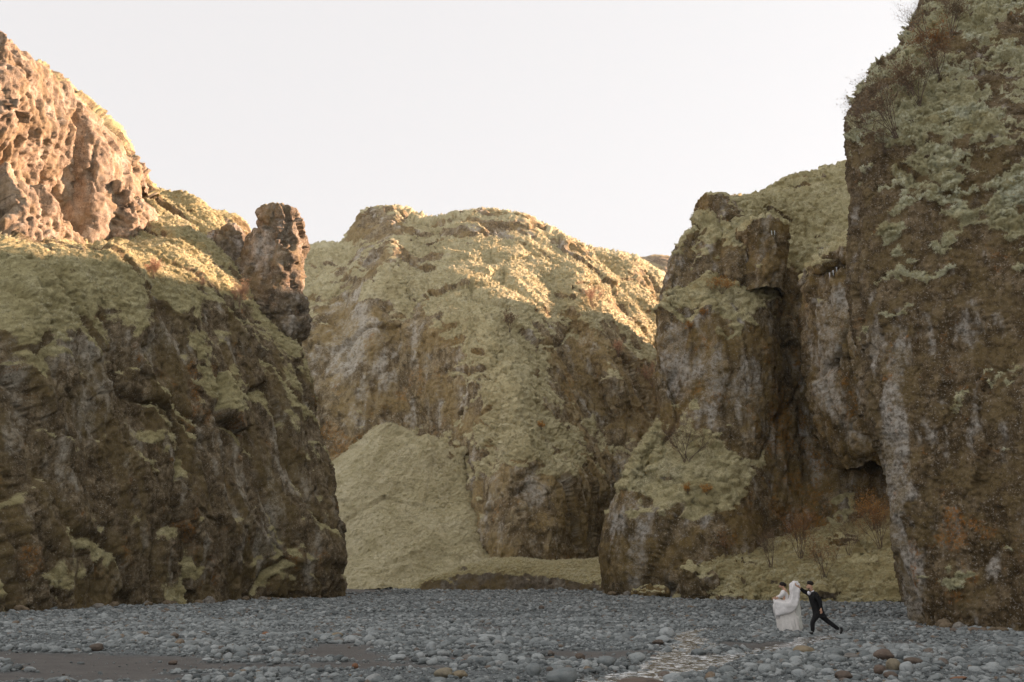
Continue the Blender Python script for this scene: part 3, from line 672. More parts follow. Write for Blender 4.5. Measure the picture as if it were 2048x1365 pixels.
# ------------------------------------------------------------------ riverbed, sand, stream
STREAM = [[(1195, 1372), (1262, 1358), (1330, 1341), (1400, 1322), (1470, 1307), (1545, 1296), (1600, 1287), (1632, 1276), (1665, 1268), (1695, 1262)],
          [(1290, 1352), (1335, 1325), (1362, 1300), (1385, 1284), (1368, 1272), (1382, 1262), (1420, 1255)]]
STREAM_W = [[.75, .8, .6, .45, .34, .28, .3, .5, .45, .12], [.4, .45, .45, .5, .4, .35, .12]]
def dense(path, wid, n=90):
    pts = np.array([WG(x, y) for x, y in path]); K = np.concatenate([[0], np.cumsum(np.linalg.norm(np.diff(pts, axis=0), axis=1))])
    t = np.linspace(0, K[-1], n)
    return hermite(K, t, pts), np.interp(t, K, wid)
STREAMS = [dense(p, w) for p, w in zip(STREAM, STREAM_W)]

def stream_dist(x, y):
    """signed distance to the nearest channel edge (negative inside)"""
    d = np.full(x.shape, 9e9)
    sel = (y > 15) & (y < 48) & (np.abs(x - 8) < 16)
    xs, ys = x[sel], y[sel]
    best = np.full(xs.shape, 9e9)
    for pts, w in STREAMS:
        for k in range(0, len(pts), 2):
            best = np.minimum(best, np.hypot(xs - pts[k, 0], (ys - pts[k, 1]) * 0.8) - w[k])
    d[sel] = best
    return d

def sand_mask(x, y):
    P = np.stack([x, y, 0 * x + 3.3], 1)
    px, py = proj(np.stack([x, y, 0 * x], 1))
    n = fbm(P / np.array([3.5, 1.6, 1]), 4, gain=.55, seed=301)
    s = splat(px, py, [(120, 1314, 330, 10, .7), (330, 1331, 330, 8, .65), (80, 1352, 420, 10, .7), (690, 1300, 90, 14, .55), (700, 1332, 260, 7, .6), (1000, 1316, 260, 6, .75), (1200, 1303, 140, 6, .6), (1330, 1291, 90, 5, .35),
                       (700, 1182, 90, 9, .8), (1500, 1287, 90, 8, .6), (1800, 1283, 90, 12, .6), (1420, 1310, 40, 8, .3), (980, 1256, 60, 5, .4), (1440, 1340, 80, 14, .3), (560, 1308, 130, 8, .35), (100, 1208, 300, 4, .3)])
    return sstep(.26, .42, 1.15 * s + .5 * n)

def ground_z(x, y):
    P = np.stack([x, y, 0 * x], 1)
    z = .16 * fbm(P / 9.0, 2, seed=311) + .05 * fbm(P / 2.2, 3, seed=315)
    z = z - .05 * sand_mask(x, y) + np.clip(y - 70, 0, None) * .004
    d = stream_dist(x, y)
    z = z * sstep(-.2, 1.4, d) - .13 * (1 - sstep(-.35, .5, d))
    return z

yr = np.concatenate([[-60, -25, -5, 4, 9], 13 * 1.0128 ** np.arange(0, 200), [180, 210, 250, 320, 420, 560, 700]])
sx = np.linspace(-1, 1, 261); sx = np.sign(sx) * np.abs(sx) ** 1.15
XX = sx[None, :] * (np.maximum(yr, 14) * .72 + 3)[:, None]
XX[-6:] = sx[None, :] * np.array([200, 260, 330, 430, 560, 690])[:, None]
YY = np.repeat(yr[:, None], len(sx), 1)
zz = ground_z(XX.ravel(), YY.ravel())
sandm = sand_mask(XX.ravel(), YY.ravel()); wetm = 1 - sstep(.0, .55, stream_dist(XX.ravel(), YY.ravel()))
G = np.stack([XX, YY, zz.reshape(XX.shape)], -1)
m, nt, b = new_mat('riverbed_ground')
co = n_coord(nt)
gv = n_ramp(nt, n_noise(nt, 7.0, 6, .8, co), [(.35, (.045, .052, .054)), (.5, (.095, .108, .11)), (.65, (.18, .20, .2))])
sv = n_ramp(nt, n_noise(nt, 1.2, 6, .75, co), [(.35, (.068, .062, .055)), (.65, (.11, .10, .09))])
sv = n_mix(nt, n_ramp(nt, n_noise(nt, 28.0, 2, .5, co), [(.62, (0, 0, 0)), (.7, (.7, .7, .7))]), sv, (.21, .21, .2))
c = n_mix(nt, n_attr(nt, 'sand'), gv, sv)
c = n_mix(nt, n_attr(nt, 'wet'), c, (.05, .042, .034))
nt.links.new(c, b.inputs['Base Color'])
b.inputs['Roughness'].default_value = .85
n_bump(nt, b, n_noise(nt, 9.0, 5, .75, co), .7, .05)
bed = mesh_grid('riverbed', G, m, {'sand': sandm, 'wet': wetm})
tag(bed, 'flat grey gravel riverbed with sandy strips', None, None, 'structure')

m, nt, b = new_mat('stream_water')
co = n_coord(nt)
foam_glint = n_ramp(nt, n_noise(nt, 4.5, 5, .75, co, .6), [(.48, (0, 0, 0)), (.57, (1, 1, 1))])  # white foam, also painted in for sky glints on the water
nt.links.new(n_mix(nt, foam_glint, (.07, .064, .055), (.85, .87, .87)), b.inputs['Base Color'])
b.inputs['Roughness'].default_value = .06
b.inputs['IOR'].default_value = 1.33
b.inputs['Specular IOR Level'].default_value = 1.0
co = n_coord(nt, 1, .55, 1)
n_bump(nt, b, n_noise(nt, 9, 3, .6, co, .8), .6, .05)
M['water'] = m
for pts, w in STREAMS:
    tang = np.gradient(pts, axis=0); tang /= np.linalg.norm(tang, axis=1, keepdims=True)
    nrm = np.stack([-tang[:, 1], tang[:, 0], 0 * tang[:, 0]], 1)
    tt_ = np.linspace(0, len(pts) - 1, 420); pts = hermite(np.arange(len(pts)) * 1.0, tt_, pts); nrm = hermite(np.arange(len(nrm)) * 1.0, tt_, nrm); w = np.interp(tt_, np.arange(len(w)), w)
    off = np.linspace(-1, 1, 41)
    G = pts[:, None, :] + nrm[:, None, :] * (off[None, :, None] * (w[:, None, None] + .35))
    Pq = G.reshape(-1, 3) * np.array([1, 1, 0])
    G[..., 2] = -.045 + (.035 * fbm(Pq / np.array([.42, .42, 1]), 3, gain=.6, seed=350)).reshape(G.shape[:2])
    o = mesh_grid('stream', G[:, ::-1], m)
    tag(o, 'shallow glinting stream running between the stones', None, None, 'structure')
bp = np.array([WZ(x, y, 0) for x, y in ((1228, 101), (1216, 106), (1205, 112), (1212, 120))]); bw = np.array([.8, .9, .8, .7])
off = np.linspace(-1, 1, 5)
G = bp[:, None, :] + np.array([1, 0, 0])[None, None, :] * (off[None, :, None] * bw[:, None, None])
G[..., 2] = ground_z(G[..., 0].ravel(), G[..., 1].ravel()).reshape(G.shape[:2]) + .03
tag(mesh_grid('stream', hermite(np.arange(4.), np.linspace(0, 3, 30), G), m), 'far white thread of the stream coming out of the gap', None, None, 'structure')

# ------------------------------------------------------------------ river stones
def stone_mat(name, stops, lich=(.33, .33, .31)):
    m, nt, b = new_mat(name)
    oi = nt.nodes.new('ShaderNodeObjectInfo')
    co = n_coord(nt)
    c = n_ramp(nt, oi.outputs['Random'], stops)
    c = n_mix(nt, n_ramp(nt, n_noise(nt, 1.7, 5, .75, co), [(.45, (0, 0, 0)), (.75, (.55, .55, .55))]), c, lich)
    c = n_mix(nt, n_ramp(nt, n_noise(nt, 2.4, 4, .7, co), [(.3, (.45, .45, .45)), (.5, (0, 0, 0))]), c, (.06, .06, .06))
    nt.links.new(c, b.inputs['Base Color'])
    b.inputs['Roughness'].default_value = .8
    b.inputs['Specular IOR Level'].default_value = .3
    n_bump(nt, b, n_noise(nt, 5, 4, .7, co), .5, .04)
    return m
M['stone'] = stone_mat('river_stone_grey', [(0, (.09, .103, .105)), (.3, (.17, .19, .19)), (.62, (.24, .262, .26)), (.84, (.32, .342, .338)), (.94, (.37, .39, .385)), (.96, (.17, .155, .135)), (.985, (.14, .105, .08)), (1, (.22, .16, .10))])
M['stone_pale'] = stone_mat('river_stone_pale', [(0, (.30, .325, .325)), (1, (.39, .41, .405))], (.42, .42, .41))
M['stone_tan'] = stone_mat('river_stone_tan', [(0, (.26, .20, .12)), (1, (.24, .21, .15))], (.3, .27, .2))
M['stone_brown'] = stone_mat('river_stone_brown', [(0, (.10, .078, .06)), (1, (.15, .108, .082))], (.2, .17, .14))
M['stone_rust'] = stone_mat('river_stone_rust', [(0, (.22, .10, .05)), (1, (.25, .12, .06))], (.3, .2, .14))

def stone_field(n, y0, y1, rmin, rmax, seed, pw):
    r = np.random.default_rng(seed)
    y = np.sqrt(r.uniform(y0 * y0, y1 * y1, n))
    x = r.uniform(-.62, .62, n) * (y + 2)
    rad = rmin * (rmax / rmin) ** (r.random(n) ** pw)
    return x, y, rad
parts = [stone_field(150000, 16.5, 46, .019, .11, 1, 3.0), stone_field(75000, 46, 100, .04, .14, 2, 2.6), stone_field(16000, 100, 150, .09, .2, 3, 2.0)]
sx_, sy_, sr_ = (np.concatenate([p[k] for p in parts]) for k in range(3))
# keep off the walls: left wall foot, middle wall, near wall
def on_bed(x, y):
    lx = np.interp(y, [15, 41, 49, 56.5, 65, 74.5, 83, 88, 91.5, 101, 140], [-40, -29, -28, -26.6, -25, -22.8, -20, -17.5, -16, -18, -40])
    rx = np.interp(y, [15, 28.5, 33, 36.5, 38.8, 40, 70, 73, 75.5, 78, 82, 87, 94, 100, 130], [30, 23.0, 18.6, 15.2, 15.6, 19, 34, 29, 25, 20.5, 17, 14, 12, 10.2, 10.2])
    return (x > lx) & (x < rx)
r_ = np.random.default_rng(9)
sm = sand_mask(sx_, sy_); sdist = stream_dist(sx_, sy_)
ok = on_bed(sx_, sy_) & (r_.random(len(sx_)) > .95 * sm) & ((sdist > -.1) | (r_.random(len(sx_)) < .42))
big = fbm(np.stack([sx_, sy_, 0 * sx_], 1) / 3.0, 3, seed=330)
sr_ = sr_ * np.clip(1 + 1.9 * big, .45, 2.0) * np.where(sm > .5, .55, 1)
sx_, sy_, sr_ = sx_[ok], sy_[ok], sr_[ok]
sz_ = ground_z(sx_, sy_)
NST = len(sx_)
sq = np.stack([sr_ * r_.uniform(.8, 1.35, NST), sr_ * r_.uniform(.75, 1.2, NST), sr_ * r_.uniform(.5, .85, NST)], 1)
rot = np.stack([r_.normal(0, .25, NST), r_.normal(0, .25, NST), r_.uniform(0, 6.28, NST)], 1)
pos = np.stack([sx_, sy_, sz_ + sq[:, 2] * .35], 1)

# notable stones seen one by one: px, py of the base, width px, height px, material, label
NOTE = [
 (1125, 1362, 64, 30, 'stone', 'large smooth grey cobble at the bottom edge left of the stream'),
 (1066, 1356, 30, 28, 'stone', 'angular pale grey cobble left of the large smooth one'),
 (1288, 1372, 96, 26, 'stone_brown', 'broad dark brown boulder cut by the bottom edge'),
 (1347, 1363, 36, 26, 'stone_pale', 'pale round stone beside the stream at the bottom edge'),
 (862, 1306, 20, 24, 'stone_pale', 'upright pale round stone on the edge of the sandy strip'),
 (840, 1315, 20, 14, 'stone_pale', 'pale stone next to the upright round one'),
 (795, 1318, 34, 10, 'stone_pale', 'long flat pale stone lying in the sandy strip'),
 (975, 1284, 40, 13, 'stone_pale', 'long pale slab in the middle of the gravel'),
 (1335, 1272, 28, 20, 'stone_pale', 'pale blocky stone above the stream bend'),
 (1326, 1284, 26, 13, 'stone_pale', 'pale stone just below the blocky one at the stream bend'),
 (888, 1356, 36, 20, 'stone_tan', 'tan stone on the gravel at the bottom centre'),
 (920, 1358, 30, 16, 'stone_tan', 'darker tan stone touching its right neighbour at bottom centre'),
 (930, 1328, 22, 7, 'stone_rust', 'flat orange stone above the two tan stones'),
 (895, 1324, 26, 6, 'stone_rust', 'thin orange slab left of the flat orange stone'),
 (1612, 1312, 40, 18, 'stone_tan', 'broad flat tan stone in front of the groom'),
 (1690, 1277, 30, 10, 'stone', 'flat grey stone under the groom trailing foot'),
 (1772, 1324, 40, 22, 'stone_brown', 'dark brown stone at the back of the stone cluster lower right'),
 (1790, 1340, 30, 24, 'stone_tan', 'round greyish tan stone in the cluster lower right'),
 (1816, 1346, 26, 24, 'stone_pale', 'pale egg shaped stone in the cluster lower right'),
 (1830, 1330, 34, 14, 'stone_brown', 'low rust brown stone behind the egg shaped one'),
 (1762, 1346, 24, 18, 'stone_brown', 'reddish stone at the left of the cluster lower right'),
 (1783, 1356, 24, 14, 'stone_brown', 'small brown stone at the front of the cluster lower right'),
 (1820, 1256, 16, 10, 'stone_pale', 'pale stone at the foot of the near wall edge'),
 (1083, 1219, 12, 9, 'stone_brown', 'lone brown stone on the far gravel below the turf bank'),
 (530, 1273, 14, 9, 'stone_rust', 'small orange stone on the gravel left of centre'),
 (672, 1278, 22, 12, 'stone_tan', 'tan stone on the gravel above the sandy mound'),
 (710, 1340, 12, 10, 'stone_rust', 'small red brown stone at the bottom left of centre'),
 (480, 1313, 26, 16, 'stone', 'grey stone standing on the sandy patch at left'),
 (345, 1322, 18, 9, 'stone_brown', 'small brown stone stuck in the sand strip at left'),
 (195, 1279, 28, 17, 'stone', 'grey boulder on the gravel bar below the left wall'),
 (190, 1303, 26, 15, 'stone_brown', 'dark brown stone at the edge of the sand at left'),
 (412, 1318, 18, 7, 'stone_pale', 'flat pale stone on the sand strip at left'),
 (1160, 1322, 20, 14, 'stone_brown', 'maroon stone above the large smooth cobble'),
 (1275, 1321, 32, 18, 'stone', 'angular grey stone left of the stream'),
 (1318, 1288, 22, 10, 'stone_brown', 'dark rust stone at the edge of the stream bend'),
 (1398, 1306, 30, 14, 'stone', 'grey stone in the middle of the stream'),
 (1465, 1304, 22, 12, 'stone_pale', 'pale stone on the right bank of the stream'),
 (1212, 1336, 34, 22, 'stone', 'rounded grey stone right of the large smooth cobble'),
 (1535, 1348, 34, 20, 'stone', 'grey cobble at the bottom edge below the bride'),
 (1600, 1356, 26, 18, 'stone_pale', 'pale cobble at the bottom edge below the flat tan stone'),
 (1658, 1350, 26, 16, 'stone_pale', 'light round cobble left of the lower right cluster'),
 (1690, 1360, 34, 18, 'stone_brown', 'pinkish brown cobble at the bottom edge left of the cluster'),
 (1835, 1262, 22, 6, 'stone_brown', 'dark wet clump at the foot of the near wall'),
 (1920, 1362, 30, 8, 'stone_rust', 'rusty flat stone at the bottom edge lower right'),
]
def stone_mesh(k):
    bm = bmesh.new(); bmesh.ops.create_icosphere(bm, subdivisions=3, radius=1)
    V = np.array([v.co[:] for v in bm.verts])
    f = 1 + .42 * fbm(V * .9 + 11.3 * k, 2, seed=400 + k) + .07 * fbm(V * 3 + k, 2, seed=420 + k)
    ff, _ = facets(V * .8 + 5 * k, 440 + k); f += .10 * ff
    V = V * f[:, None]
    for v, p in zip(bm.verts, V): v.co = p
    for fc in bm.faces: fc.smooth = True
    me = bpy.data.meshes.new('river_stone'); bm.to_mesh(me); bm.free()
    return me
SM = {}
def stone_obj(k, mat):
    if (k, mat) not in SM:
        me = stone_mesh(k); me.materials.append(M[mat]); SM[(k, mat)] = me
    return SM[(k, mat)]
taken = []
for i, (px, py, w, h, mt, lab) in enumerate(NOTE):
    p = WG(px, py); s = FPX / (p[1] * 1.0)
    o = bpy.data.objects.new('river_stone', stone_obj(i % 6, mt)); COL.objects.link(o)
    a, c = w / s / 2, h / s / 2 * 1.05
    o.scale = (a * .98, max(a, c) * .85, c * .98)
    o.location = (p[0], p[1] + a * .5, float(ground_z(p[:1], p[1:2])[0]) + c * .72)
    o.rotation_euler = (random.uniform(-.1, .1), random.uniform(-.1, .1), random.uniform(-.3, .3))
    taken.append((p[0], p[1] + a * .5, a))
    tag(o, lab, 'stone', 'single stones on the riverbed')
keep = np.ones(NST, bool)
for x, y, a in taken: keep &= np.hypot(sx_ - x, sy_ - y) > a * .95 + sr_ * .6
px_, py_ = proj(pos)
app = np.where((px_ > 5) & (px_ < 2043) & (py_ < 1362) & (sy_ < 48) & keep, sr_ / sy_, 0)
order = np.argsort(-app)[:300 - len(NOTE)]
zone = [(0, 700, 'grey cobble on the gravel and sand below the left wall', 'cobbles below the left wall'),
        (700, 1250, 'grey cobble on the gravel left of the stream', 'cobbles left of the stream'),
        (1250, 1700, 'grey cobble beside the stream near the couple', 'cobbles beside the stream'),
        (1700, 2050, 'grey cobble on the gravel in front of the near wall', 'cobbles below the near wall')]
for i in order:
    z = [q for q in zone if q[0] <= px_[i] < q[1]][0]
    o = bpy.data.objects.new('river_stone', stone_obj(int(i) % 6, 'stone')); COL.objects.link(o)
    o.location = pos[i]; o.rotation_euler = rot[i]; o.scale = sq[i]
    tag(o, z[2], 'stone', z[3])
rest = keep.copy(); rest[order] = False
me = bpy.data.meshes.new('river_gravel')
n = int(rest.sum()); me.vertices.add(n); me.vertices.foreach_set('co', np.ascontiguousarray(pos[rest], np.float32).ravel())
for nm, A in (('rot', rot), ('scl', sq)):
    at = me.attributes.new(nm, 'FLOAT_VECTOR', 'POINT'); at.data.foreach_set('vector', np.ascontiguousarray(A[rest], np.float32).ravel())
gravel = bpy.data.objects.new('river_gravel', me); COL.objects.link(gravel)
tag(gravel, 'countless grey and bluish pebbles covering the riverbed', 'gravel', None, 'stuff')
gn = bpy.data.node_groups.new('gravel', 'GeometryNodeTree')
gn.interface.new_socket('Geometry', in_out='INPUT', socket_type='NodeSocketGeometry')
gn.interface.new_socket('Geometry', in_out='OUTPUT', socket_type='NodeSocketGeometry')
N_ = gn.nodes.new; L_ = gn.links.new
gi, go = N_('NodeGroupInput'), N_('NodeGroupOutput')
iop = N_('GeometryNodeInstanceOnPoints'); jn = N_('GeometryNodeJoinGeometry')
for k in range(6):
    ico = N_('GeometryNodeMeshIcoSphere'); ico.inputs['Subdivisions'].default_value = 2
    ps = N_('GeometryNodeInputPosition'); ad = N_('ShaderNodeVectorMath'); ad.operation = 'ADD'; ad.inputs[1].default_value = (7.1 * k, 3.3 * k, 1.7 * k)
    L_(ps.outputs[0], ad.inputs[0])
    nz = N_('ShaderNodeTexNoise'); nz.inputs['Scale'].default_value = 1.25; nz.inputs['Detail'].default_value = 3.0
    L_(ad.outputs[0], nz.inputs['Vector'])
    ma = N_('ShaderNodeMath'); ma.operation = 'MULTIPLY_ADD'; ma.inputs[1].default_value = 1.5; ma.inputs[2].default_value = .25
    L_(nz.outputs[0], ma.inputs[0])
    sc_ = N_('ShaderNodeVectorMath'); sc_.operation = 'SCALE'; L_(ps.outputs[0], sc_.inputs[0]); L_(ma.outputs[0], sc_.inputs['Scale'])
    sp_ = N_('GeometryNodeSetPosition'); L_(ico.outputs['Mesh'], sp_.inputs['Geometry']); L_(sc_.outputs[0], sp_.inputs['Position'])
    ss = N_('GeometryNodeSetShadeSmooth'); L_(sp_.outputs[0], ss.inputs[0])
    smt = N_('GeometryNodeSetMaterial'); smt.inputs['Material'].default_value = M['stone']; L_(ss.outputs[0], smt.inputs[0])
    g2 = N_('GeometryNodeGeometryToInstance'); L_(smt.outputs[0], g2.inputs[0]); L_(g2.outputs[0], jn.inputs[0])
L_(gi.outputs[0], iop.inputs['Points']); L_(jn.outputs[0], iop.inputs['Instance'])
iop.inputs['Pick Instance'].default_value = True
ix = N_('FunctionNodeRandomValue'); ix.data_type = 'INT'
ix.inputs[4].default_value = 0; ix.inputs[5].default_value = 5
L_(ix.outputs[2], iop.inputs['Instance Index'])
for nm, sk in (('rot', 'Rotation'), ('scl', 'Scale')):
    a_ = N_('GeometryNodeInputNamedAttribute'); a_.data_type = 'FLOAT_VECTOR'; a_.inputs['Name'].default_value = nm
    if sk == 'Rotation':
        e2 = N_('FunctionNodeEulerToRotation'); L_(a_.outputs[0], e2.inputs[0]); L_(e2.outputs[0], iop.inputs[sk])
    else: L_(a_.outputs[0], iop.inputs[sk])
L_(iop.outputs[0], go.inputs[0])
gravel.modifiers.new('gravel', 'NODES').node_group = gn
# ------------------------------------------------------------------ moss and grass tufts
def moss_mat(name, c1, c2, c3, sc):
    m, nt, b = new_mat(name)
    g = nt.nodes.new('ShaderNodeNewGeometry'); oi = nt.nodes.new('ShaderNodeObjectInfo')
    c = n_ramp(nt, n_noise(nt, sc, 4, .65, g.outputs['Position']), [(.36, c2), (.5, c1), (.66, c3)])
    c = n_mix(nt, n_ramp(nt, oi.outputs['Random'], [(0, (.6, .6, .6)), (.4, (0, 0, 0))]), c, c2)
    nt.links.new(c, b.inputs['Base Color'])
    b.inputs['Roughness'].default_value = 1.0; b.inputs['Specular IOR Level'].default_value = .05
    return m
M['moss_near'] = moss_mat('near_moss', (.60, .58, .38), (.40, .345, .18), (.72, .735, .58), .6)
M['moss_mid'] = moss_mat('middle_moss', (.56, .51, .31), (.40, .35, .19), (.66, .62, .43), .35)
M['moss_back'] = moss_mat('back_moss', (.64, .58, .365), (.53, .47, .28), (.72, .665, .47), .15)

def tuft_group(mat):
    t = bpy.data.node_groups.new('tufts_' + mat, 'GeometryNodeTree')
    t.interface.new_socket('Geometry', in_out='INPUT', socket_type='NodeSocketGeometry')
    t.interface.new_socket('Geometry', in_out='OUTPUT', socket_type='NodeSocketGeometry')
    N_, L_ = t.nodes.new, t.links.new
    gi, go = N_('NodeGroupInput'), N_('NodeGroupOutput')
    jn, iop = N_('GeometryNodeJoinGeometry'), N_('GeometryNodeInstanceOnPoints')
    rr = random.Random(5)
    for k in range(9):
        cn = N_('GeometryNodeMeshCone'); cn.fill_type = 'NONE'
        cn.inputs['Vertices'].default_value = 3; cn.inputs['Radius Bottom'].default_value = .11; cn.inputs['Depth'].default_value = .75 + .4 * rr.random()
        tf = N_('GeometryNodeTransform')
        a = k * 2.4; tl = 0 if k == 0 else rr.uniform(.35, 1.15)
        tf.inputs['Translation'].default_value = (math.cos(a) * .2 * (k > 0), math.sin(a) * .2 * (k > 0), 0)
        e = (Matrix.Rotation(a, 3, 'Z') @ Matrix.Rotation(tl, 3, 'Y')).to_euler()
        tf.inputs['Rotation'].default_value = e
        L_(cn.outputs['Mesh'], tf.inputs['Geometry']); L_(tf.outputs[0], jn.inputs[0])
    sm = N_('GeometryNodeSetMaterial'); sm.inputs['Material'].default_value = M[mat]
    ss = N_('GeometryNodeSetShadeSmooth')
    L_(jn.outputs[0], ss.inputs[0]); L_(ss.outputs[0], sm.inputs[0]); L_(sm.outputs[0], iop.inputs['Instance']); L_(gi.outputs[0], iop.inputs['Points'])
    for nm, sk in (('rot', 'Rotation'), ('scl', 'Scale')):
        a_ = N_('GeometryNodeInputNamedAttribute'); a_.data_type = 'FLOAT_VECTOR'; a_.inputs['Name'].default_value = nm
        if sk == 'Rotation':
            e2 = N_('FunctionNodeEulerToRotation'); L_(a_.outputs[0], e2.inputs[0]); L_(e2.outputs[0], iop.inputs[sk])
        else: L_(a_.outputs[0], iop.inputs[sk])
    L_(iop.outputs[0], go.inputs[0])
    return t
TG = {}
for name, label, P, R_, S_, mat in TUFTS:
    me = bpy.data.meshes.new(name); me.vertices.add(len(P)); me.vertices.foreach_set('co', np.ascontiguousarray(P, np.float32).ravel())
    for nm, A in (('rot', R_), ('scl', S_)):
        at = me.attributes.new(nm, 'FLOAT_VECTOR', 'POINT'); at.data.foreach_set('vector', np.ascontiguousarray(A, np.float32).ravel())
    o = bpy.data.objects.new(name, me); COL.objects.link(o)
    if mat not in TG: TG[mat] = tuft_group(mat)
    o.modifiers.new('tufts', 'NODES').node_group = TG[mat]
    tag(o, label, 'moss' if 'moss' in name else 'grass', None, 'stuff')

# ------------------------------------------------------------------ haze
bm = bmesh.new(); bmesh.ops.create_cube(bm, size=1)
me = bpy.data.meshes.new('haze'); bm.to_mesh(me); bm.free()
hz = bpy.data.objects.new('haze', me); COL.objects.link(hz)
hz.scale = (1500, 900, 126); hz.location = (0, 320, 61)
m = bpy.data.materials.new('haze_air'); m.use_nodes = True; nt = m.node_tree; nt.nodes.clear()
out = nt.nodes.new('ShaderNodeOutputMaterial'); pv = nt.nodes.new('ShaderNodeVolumePrincipled')
pv.inputs['Color'].default_value = (.95, .94, .92, 1); pv.inputs['Density'].default_value = HAZE; pv.inputs['Anisotropy'].default_value = .2
nt.links.new(pv.outputs[0], out.inputs['Volume']); me.materials.append(m)
tag(hz, 'thin pale haze filling the canyon', 'haze', None, 'stuff')
SC.cycles.volume_bounces = 1
# ------------------------------------------------------------------ small builders
def link(name, V, F, mat, parent=None, smooth=True):
    me = bpy.data.meshes.new(name)
    F = [tuple(f) for f in F]
    me.from_pydata([tuple(map(float, v)) for v in V], [], F)
    me.polygons.foreach_set('use_smooth', np.full(len(me.polygons), smooth, bool)); me.update()
    me.materials.append(mat)
    o = bpy.data.objects.new(name, me); COL.objects.link(o)
    if parent is not None: o.parent = parent
    return o
def empty(name, loc, label, cat, group=None):
    o = bpy.data.objects.new(name, None); o.location = tuple(map(float, loc)); o.empty_display_size = .2; COL.objects.link(o)
    return tag(o, label, cat, group)
def simple(name, col, rough=.8, var=0, sc=6.0, sheen=0, alpha=None):
    m, nt, b = new_mat(name)
    if var:
        nt.links.new(n_ramp(nt, n_noise(nt, sc, 4, .6, n_coord(nt)), [(.3, tuple(c * (1 - var) for c in col)), (.7, tuple(min(1, c * (1 + var)) for c in col))]), b.inputs['Base Color'])
    else: b.inputs['Base Color'].default_value = (*col, 1)
    b.inputs['Roughness'].default_value = rough; b.inputs['Specular IOR Level'].default_value = .25
    return m
def on_grid(name, px, py):
    """the point of a wall seen at (px,py)"""
    P = GR[name].reshape(-1, 3); x, y = proj(P)
    d = np.hypot(x - px, y - py)
    k = d < max(6, d.min() + 3)
    c = P[k]; return c[np.argmin(c[:, 1])]

# ------------------------------------------------------------------ boulders
def boulder(loc, size, seed, mat, label, moss_th=.45, rot=0, name='boulder'):
    n_u, n_v = 56, 34
    th = np.linspace(0, 2 * math.pi, n_u, endpoint=False); ph = np.linspace(-1.45, 1.5, n_v)
    c, s = np.cos(ph)[:, None], np.sin(ph)[:, None]
    sg = lambda v, p: np.sign(v) * np.abs(v) ** p
    x = sg(c, .8) * sg(np.cos(th + math.pi), .85)[None]; y = sg(c, .8) * sg(np.sin(th + math.pi), .85)[None]
    G = np.stack([x * size[0], y * size[1], np.repeat(sg(s, .8), n_u, 1) * size[2]], -1)
    R = np.array(Matrix.Rotation(rot, 3, 'Z')); G = G @ R.T + np.array(loc)
    L = max(size)
    G, mk = rockify(G, seed, s=.8, big=(L * .12, L * 1.2), col=(L * .03, L), facet=((L * .32, L * .9), (L * .12, L * .35)), fine=(L * .03, L * .15), moss_th=moss_th, mnoise=.3, moss_cush=((L * .5, L * .06), (L * .2, L * .035)), closed=True,
                    tuft=dict(n=int(500 * L), size=(.08, .2), mat='moss_mid', droop=.3, name='moss_tufts', label='moss on ' + label.split(' with ')[0].split(' beside ')[0]) if False else None)
    o = mesh_grid(name, G - np.array(loc), mat, mk, closed=True); o.location = tuple(map(float, loc))
    return tag(o, label, 'boulder', 'boulders at the foot of the middle wall')
for px, py, Y, w, h, sd, lab, mt in [
    (1398, 1196, 86.0, 74, 66, 1, 'large dark boulder with a moss cap beside the middle wall foot', .5),
    (1490, 1160, 89.0, 52, 44, 2, 'pointed mossy rock on the slope right of the large boulder', .55),
    (1300, 1196, 92.0, 70, 20, 3, 'low brown rock at the foot of the middle wall corner', .8),
    (1590, 1138, 90.0, 26, 18, 5, 'small grey rock half sunk in the moss slope above the bride', .8),
    (1728, 1150, 83.5, 70, 34, 6, 'broad mossy rock hump on the slope right of the groom', .4),
    (1775, 1176, 79.5, 44, 26, 7, 'rounded moss hummock nearest the near wall', .1),
    (1655, 1196, 77.5, 44, 24, 8, 'rounded grassy hummock just behind the groom', .1),
    (1460, 1202, 80.5, 44, 16, 9, 'flat mossy rock at the gravel edge left of the bride', .5),
    (1690, 1100, 90.0, 60, 34, 10, 'dark rock ledge high on the moss slope', .6)]:
    base = W(px, py, Y); s = (Y * CP) / FPX
    gz = min(base[2], float(base[2]))
    boulder((base[0], Y, base[2] + h * s * .38), (w * s / 2 * 1.05, w * s / 2 * .9, h * s * .55), 500 + sd, M['bank'] if mt < .3 else M['mid'], lab, mt)

